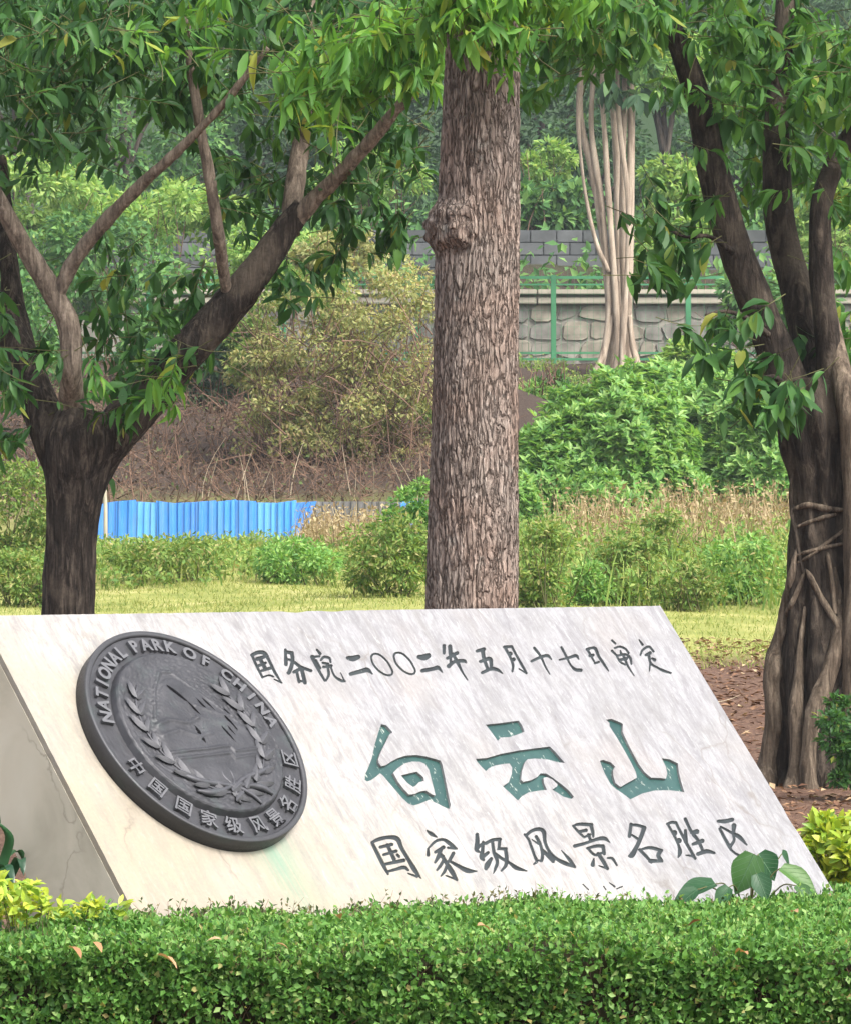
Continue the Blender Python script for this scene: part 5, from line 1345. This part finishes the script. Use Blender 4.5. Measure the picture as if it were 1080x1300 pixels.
pp = np.stack([rng.uniform(-1.75, 1.75, n), np.full(n, D0 + .05), rng.uniform(.2, .5, n)], -1)
V1, F1 = sticks(pp, norm(rng.normal(size=(n, 3)) * .5 + np.array([0, -.3, .9])), rng.uniform(.06, .14, n), .0022, .25); o = obj('bare_twigs', mesh_np('bare_twigs', V1, F1, TWIG), kind='stuff'); keep(o, hg)
# fallen leaves lying on the hedge
FALLEN = [(88, 1212, .05), (200, 1222, .06), (427, 1172, .045), (948, 1222, .055), (118, 1206, .04), (605, 1185, .045), (282, 1203, .035), (1012, 1168, .04), (890, 1178, .035), (350, 1208, .03)]
LM = mesh_np('dead_leaf', T_BIG[0] * np.array([.45, 1, 1.6]), T_BIG[1], leaf_mat('leaf_fallen', [(0, (.20, .08, .04)), (.5, (.36, .20, .10)), (1, (.45, .33, .2))], .2, .7, .2))
WHERE = ['at the far left front edge', 'at the left front edge, largest of them', 'below the emblem', 'near the right end, standing on edge', 'just right of the leftmost one', 'under the grey characters', 'between the two left groups', 'below the broad vine leaves', 'left of the vine leaves', 'left of centre, smallest of them']
for (x, y, l), wh in zip(FALLEN, WHERE):
    d = 12.3
    for d in np.arange(D0 - .02, 14.5, .01):
        p = P(x, y, d)
        if p[2] <= htop(p[0], d) + .012: break
    o = obj('dead_leaf', LM); p = P(x, y, d); o.location = Vector(p) + Vector((0, -.015, .022)); l *= 1.25
    o.rotation_euler = (rng.uniform(-.3, .5), rng.uniform(-.4, .4), rng.uniform(0, 6.28)); o.scale = (l, l, l)
    tag(o, 'brown fallen leaf on the hedge ' + wh, 'leaf', 'fallen leaves on the hedge')

# ---- broad vine leaves at the right end of the hedge
DV = 14.55
b = P(955, 1135, DV); vn = thing('broad_leaf_vine', 'young vine with broad green leaves at the right end of the hedge', 'plant', (b[0], DV, b[2] - .05))
def heart():
    V = []; Fc = []; nr2 = 9
    W0 = [0, .30, .46, .52, .50, .42, .30, .15, 0]
    for i in range(nr2):
        t = i / (nr2 - 1); w1 = W0[i]
        for j in range(7):
            u = (j - 3) / 3; fold = abs(u) * .10 * (w1 / .5) ; z = fold - .28 * t * t - .05 * abs(math.sin(j * 1.57)) * w1
            V.append((u * w1, t - (.10 * abs(u) if i == 1 else 0), z))
    for i in range(nr2 - 1):
        for j in range(6): Fc.append((i * 7 + j, i * 7 + j + 1, (i + 1) * 7 + j + 1, (i + 1) * 7 + j))
    return np.array(V), np.array(Fc)
HV, HF = heart()
m = M('vine_leaf_veined'); v = m.coord(); sep = m.n('SeparateXYZ', {0: v})
ax = m.math('ABSOLUTE', sep.outputs[0])
mid = m.math('SUBTRACT', 1.0, m.math('MULTIPLY', ax, 45.0), True)
lat = m.math('ABSOLUTE', m.math('SINE', m.math('MULTIPLY', m.math('SUBTRACT', sep.outputs[1], m.math('MULTIPLY', ax, .8)), 19.0)))
lat = m.math('SUBTRACT', 1.0, m.math('MULTIPLY', lat, 7.0), True)
vein = m.math('MAXIMUM', mid, m.math('MULTIPLY', lat, .7))
rr = m.n('ObjectInfo').outputs['Random']
c = m.mix(vein, m.ramp(rr, [(0, (.012, .05, .022)), (.6, (.022, .078, .028)), (1, (.075, .16, .03))]), (.10, .19, .10))
VLM = m.done(m.n('MixShader', {0: .25, 1: m.pbr(c, .45, 0, .35, m.bump(vein, .5, .01)), 2: m.n('BsdfTranslucent', {0: c}).outputs[0]}).outputs[0])
VL = mesh_np('leaf', HV, HF, VLM, True)
def vine_leaf(x0, y0, x1, y1, wk, nrm, dd=0.0, d1=0.0):
    a0, b0 = P(x0, y0, DV + dd), P(x1, y1, DV + dd + d1); d = b0 - a0; l = np.linalg.norm(d)
    s, d, nn = frames(d[None], np.array([nrm], float))
    o = bpy.data.objects.new('leaf', VL); COL.objects.link(o); o.parent = vn
    l *= .85; a0 = a0 - np.array([0, 0, .012]); mm = Matrix((s[0] * l * wk * .8, d[0] * l, nn[0] * l)).transposed().to_4x4(); mm.translation = Vector(a0) - Vector(vn.location); o.matrix_basis = mm
    return a0
lf = [(957, 1080, 932, 1138, .95, (.3, -.7, .6), -.05, -.05), (962, 1080, 992, 1118, 1.1, (-.3, -.6, .8), .02, .0), (908, 1118, 842, 1132, .75, (0, -.45, .9), -.1, -.05), (992, 1080, 1012, 1102, 1.1, (.2, -.6, .8), .1, .05),
      (990, 1098, 1052, 1130, .65, (-.1, -.5, .9), -.02, -.05), (960, 1105, 978, 1142, .9, (.1, -.9, .4), -.1, -.05), (885, 1125, 852, 1146, .8, (0, -.6, .8), -.15, -.05), (925, 1122, 905, 1148, .8, (.1, -.8, .5), -.15, -.05), (1010, 1120, 1040, 1142, .7, (0, -.7, .7), -.1, -.05)]
for a0 in lf:
    st = vine_leaf(*a0)
    pts = np.array([P(950 + (a0[0] - 950) * .3, 1150, DV), (st + P(950 + (a0[0] - 950) * .4, 1125, DV)) / 2, st])
    o = obj('leaf_stalk', tube_mesh('leaf_stalk', TWIG_GREEN, pts, np.array([.003, .0025, .002]), 6, 10)); keep(o, vn)

# ---- lime-yellow shrubs at both ends
def lime(label, blobs, d, n, size, base):
    b = P(*base, d); t = thing('golden_shrub', label, 'shrub', (b[0], d, max(0, float(gz(b[0], d)))), 'golden-leaved shrubs')
    P_, D_ = [], []
    for x, y, rx, ry, m0 in blobs:
        for _ in range(m0):
            q = rvec(1)[0]; c = P(x + q[0] * rx, y + q[2] * ry, d + q[1] * rx * d / F)
            ax = norm(rng.normal(size=3) * .4 + np.array([0, -.2, .8]))
            for j in range(8):
                s0 = norm(np.cross(ax, rvec(1)[0])); P_.append(c + ax * rng.uniform(-.03, .02)); D_.append(s0 * .8 + ax * rng.uniform(.1, .8))
    p = np.array(P_); dv = norm(np.array(D_)); nr = norm(rng.normal(size=p.shape) * .4 + np.array([0, -.4, .8])); ln = rng.uniform(.7, 1.3, len(p)) * size
    leaf_parts(t, p, dv, nr, ln, .45, L_LIME, n)
    st = 20; zb = float(gz(b[0], d)); pp = np.array([[P(x0, 0, d)[0], d, zb] for x0 in rng.uniform(blobs[0][0] - blobs[0][2], blobs[0][0] + blobs[0][2], st)])
    V, Fc = sticks(pp, norm(rng.normal(size=(st, 3)) * .15 + np.array([0, 0, 1])), max(.1, b[2] - zb), .005, .1); o = obj('stems', mesh_np('stems', V, Fc, TWIG_GREEN), kind='stuff'); keep(o, t)
lime('yellow-green shrub right of the slab below the leaf litter', [(1085, 1085, 62, 38, 150), (1050, 1060, 26, 18, 30), (1110, 1060, 50, 24, 60), (1070, 1120, 40, 24, 60)], 16.8, 250, .055, (1080, 1070))
lime('yellow-green shrub at the lower left in front of the slab side', [(20, 1146, 50, 18, 34), (-30, 1140, 50, 22, 34), (85, 1156, 40, 8, 12), (140, 1158, 20, 5, 3)], 12.25, 200, .036, (40, 1150))
# green leaves below the golden ones at right
t = thing('low_shrub', 'dark green low shrub behind the golden shrub at the right edge, beside the tree roots', 'shrub', (P(1070, 930, 26.5)[0], 26.5, float(gz(2.6, 26.5))))
crown([(1078, 915, 30, 45, .25, 1100), (1090, 975, 34, 36, .25, 900)], 26.5, .05, L_LEFT, t, clump=.3)
# ---- dark strap-leaved plant behind the slab's left end
b = P(2, 1120, 13.1); sp = thing('strap_leaf_plant', 'dark strap-leaved plant at the left edge behind the slab side', 'plant', (b[0], 13.1, 0))
def strap(pl, w0, d):
    q = catmull(np.array([P(x, y, d + o) for x, y, o in pl]), 14); V = []
    for i, p in enumerate(q):
        t = i / 13; ww = w0 * (math.sin(math.pi * min(1, t * .85 + .15)) ** .6) * .5
        V += [p + np.array([-ww, 0, ww * .3]), p + np.array([0, -.006, -.004]), p + np.array([ww, 0, ww * .3])]
    Fc = [(i * 3 + j, i * 3 + j + 1, i * 3 + j + 4, i * 3 + j + 3) for i in range(13) for j in range(2)]
    o = obj('leaf', mesh_np('leaf', V, Fc, L_STRAP, True)); keep(o, sp)
for pl, w0 in (([(-10, 1150, 0), (5, 1095, 0), (12, 1065, -.03), (-2, 1044, -.06)], .05), ([(-5, 1150, 0), (15, 1110, -.02), (26, 1090, -.05), (30, 1112, -.08)], .055), ([(-15, 1150, 0), (0, 1100, .02), (22, 1080, .05), (34, 1100, .08)], .045),
               ([(-20, 1150, 0), (-12, 1080, 0), (-5, 1040, -.04), (-20, 1010, -.08)], .05), ([(-10, 1150, .02), (20, 1130, -.06), (36, 1122, -.1), (44, 1140, -.12)], .05), ([(-30, 1150, 0), (-10, 1110, -.06), (10, 1100, -.12), (18, 1130, -.16)], .05)):
    strap(pl, w0 * .62, 13.1)
# base of the plant reaches the soil
V, Fc = sticks(np.array([(b[0] + x, 13.1, 0) for x in (-.03, 0, .03, .05)]), np.tile([0, 0, 1.0], (4, 1)), .62, .012, .02); o = obj('leaf_bases', mesh_np('leaf_bases', V, Fc, L_STRAP), kind='stuff'); keep(o, sp)

# ------------------------------------------------------------------ growth just beyond both sides of the frame
for root, bl, d, mt in ((rt, [(1140, 60, 60, 80, 34, .6, 0), (1130, 190, 40, 50, 10, .5, 0), (1180, 0, 60, 60, 20, .6, 0)], DR, L_RIGHT), (lt, [(-80, 60, 70, 80, 34, .7, 0), (-100, 200, 50, 60, 14, .6, .3), (-60, 330, 40, 60, 10, .5, .3)], DL, L_LEFT)):
    pos, dr, nr, ln, tw = whorls(bl, d, 9, (.10, .18), .33, .6)
    leaf_parts(root, pos, dr, nr, ln, .33, mt, 0); twig_part(root, tw, TWIG_GREEN)
n = 16000
xs = np.concatenate([rng.uniform(8.3, 22, n // 2), rng.uniform(-24, -9.5, n // 2)]); ds = rng.uniform(62, 106, n)
pp = np.stack([xs, ds, gz(xs, ds) + rng.uniform(0, 1, n) ** 2 * .9], -1); ln = rng.uniform(.12, .26, n)
V, Fc = leaf_geo(T_SMALL, pp, rvec(n) + np.array([0, -.4, .3]), rvec(n) * .5 + np.array([0, -.4, .8]), ln, ln * .45)
o = obj('scrub', mesh_np('scrub', V, Fc, L_FAR_MID), kind='stuff'); tag(o, 'green scrub covering the bank beyond both sides of the view', 'scrub')

# ------------------------------------------------------------------ humid air
hz_o = obj('haze', box_mesh('haze', bpy.data.materials.new('haze_air'), (-520, -110, -1.0), (520, 320, 118)), kind='stuff')
tag(hz_o, 'thin pale humid haze in front of the forested hillside', 'haze')
hm = hz_o.data.materials[0]; hm.use_nodes = True; hm.node_tree.nodes.clear()
ho = hm.node_tree.nodes.new('ShaderNodeOutputMaterial'); hv = hm.node_tree.nodes.new('ShaderNodeVolumePrincipled')
hv.inputs['Color'].default_value = (.86, .93, 1, 1); hv.inputs['Density'].default_value = HAZE; hv.inputs['Anisotropy'].default_value = .2
hm.node_tree.links.new(hv.outputs[0], ho.inputs['Volume'])
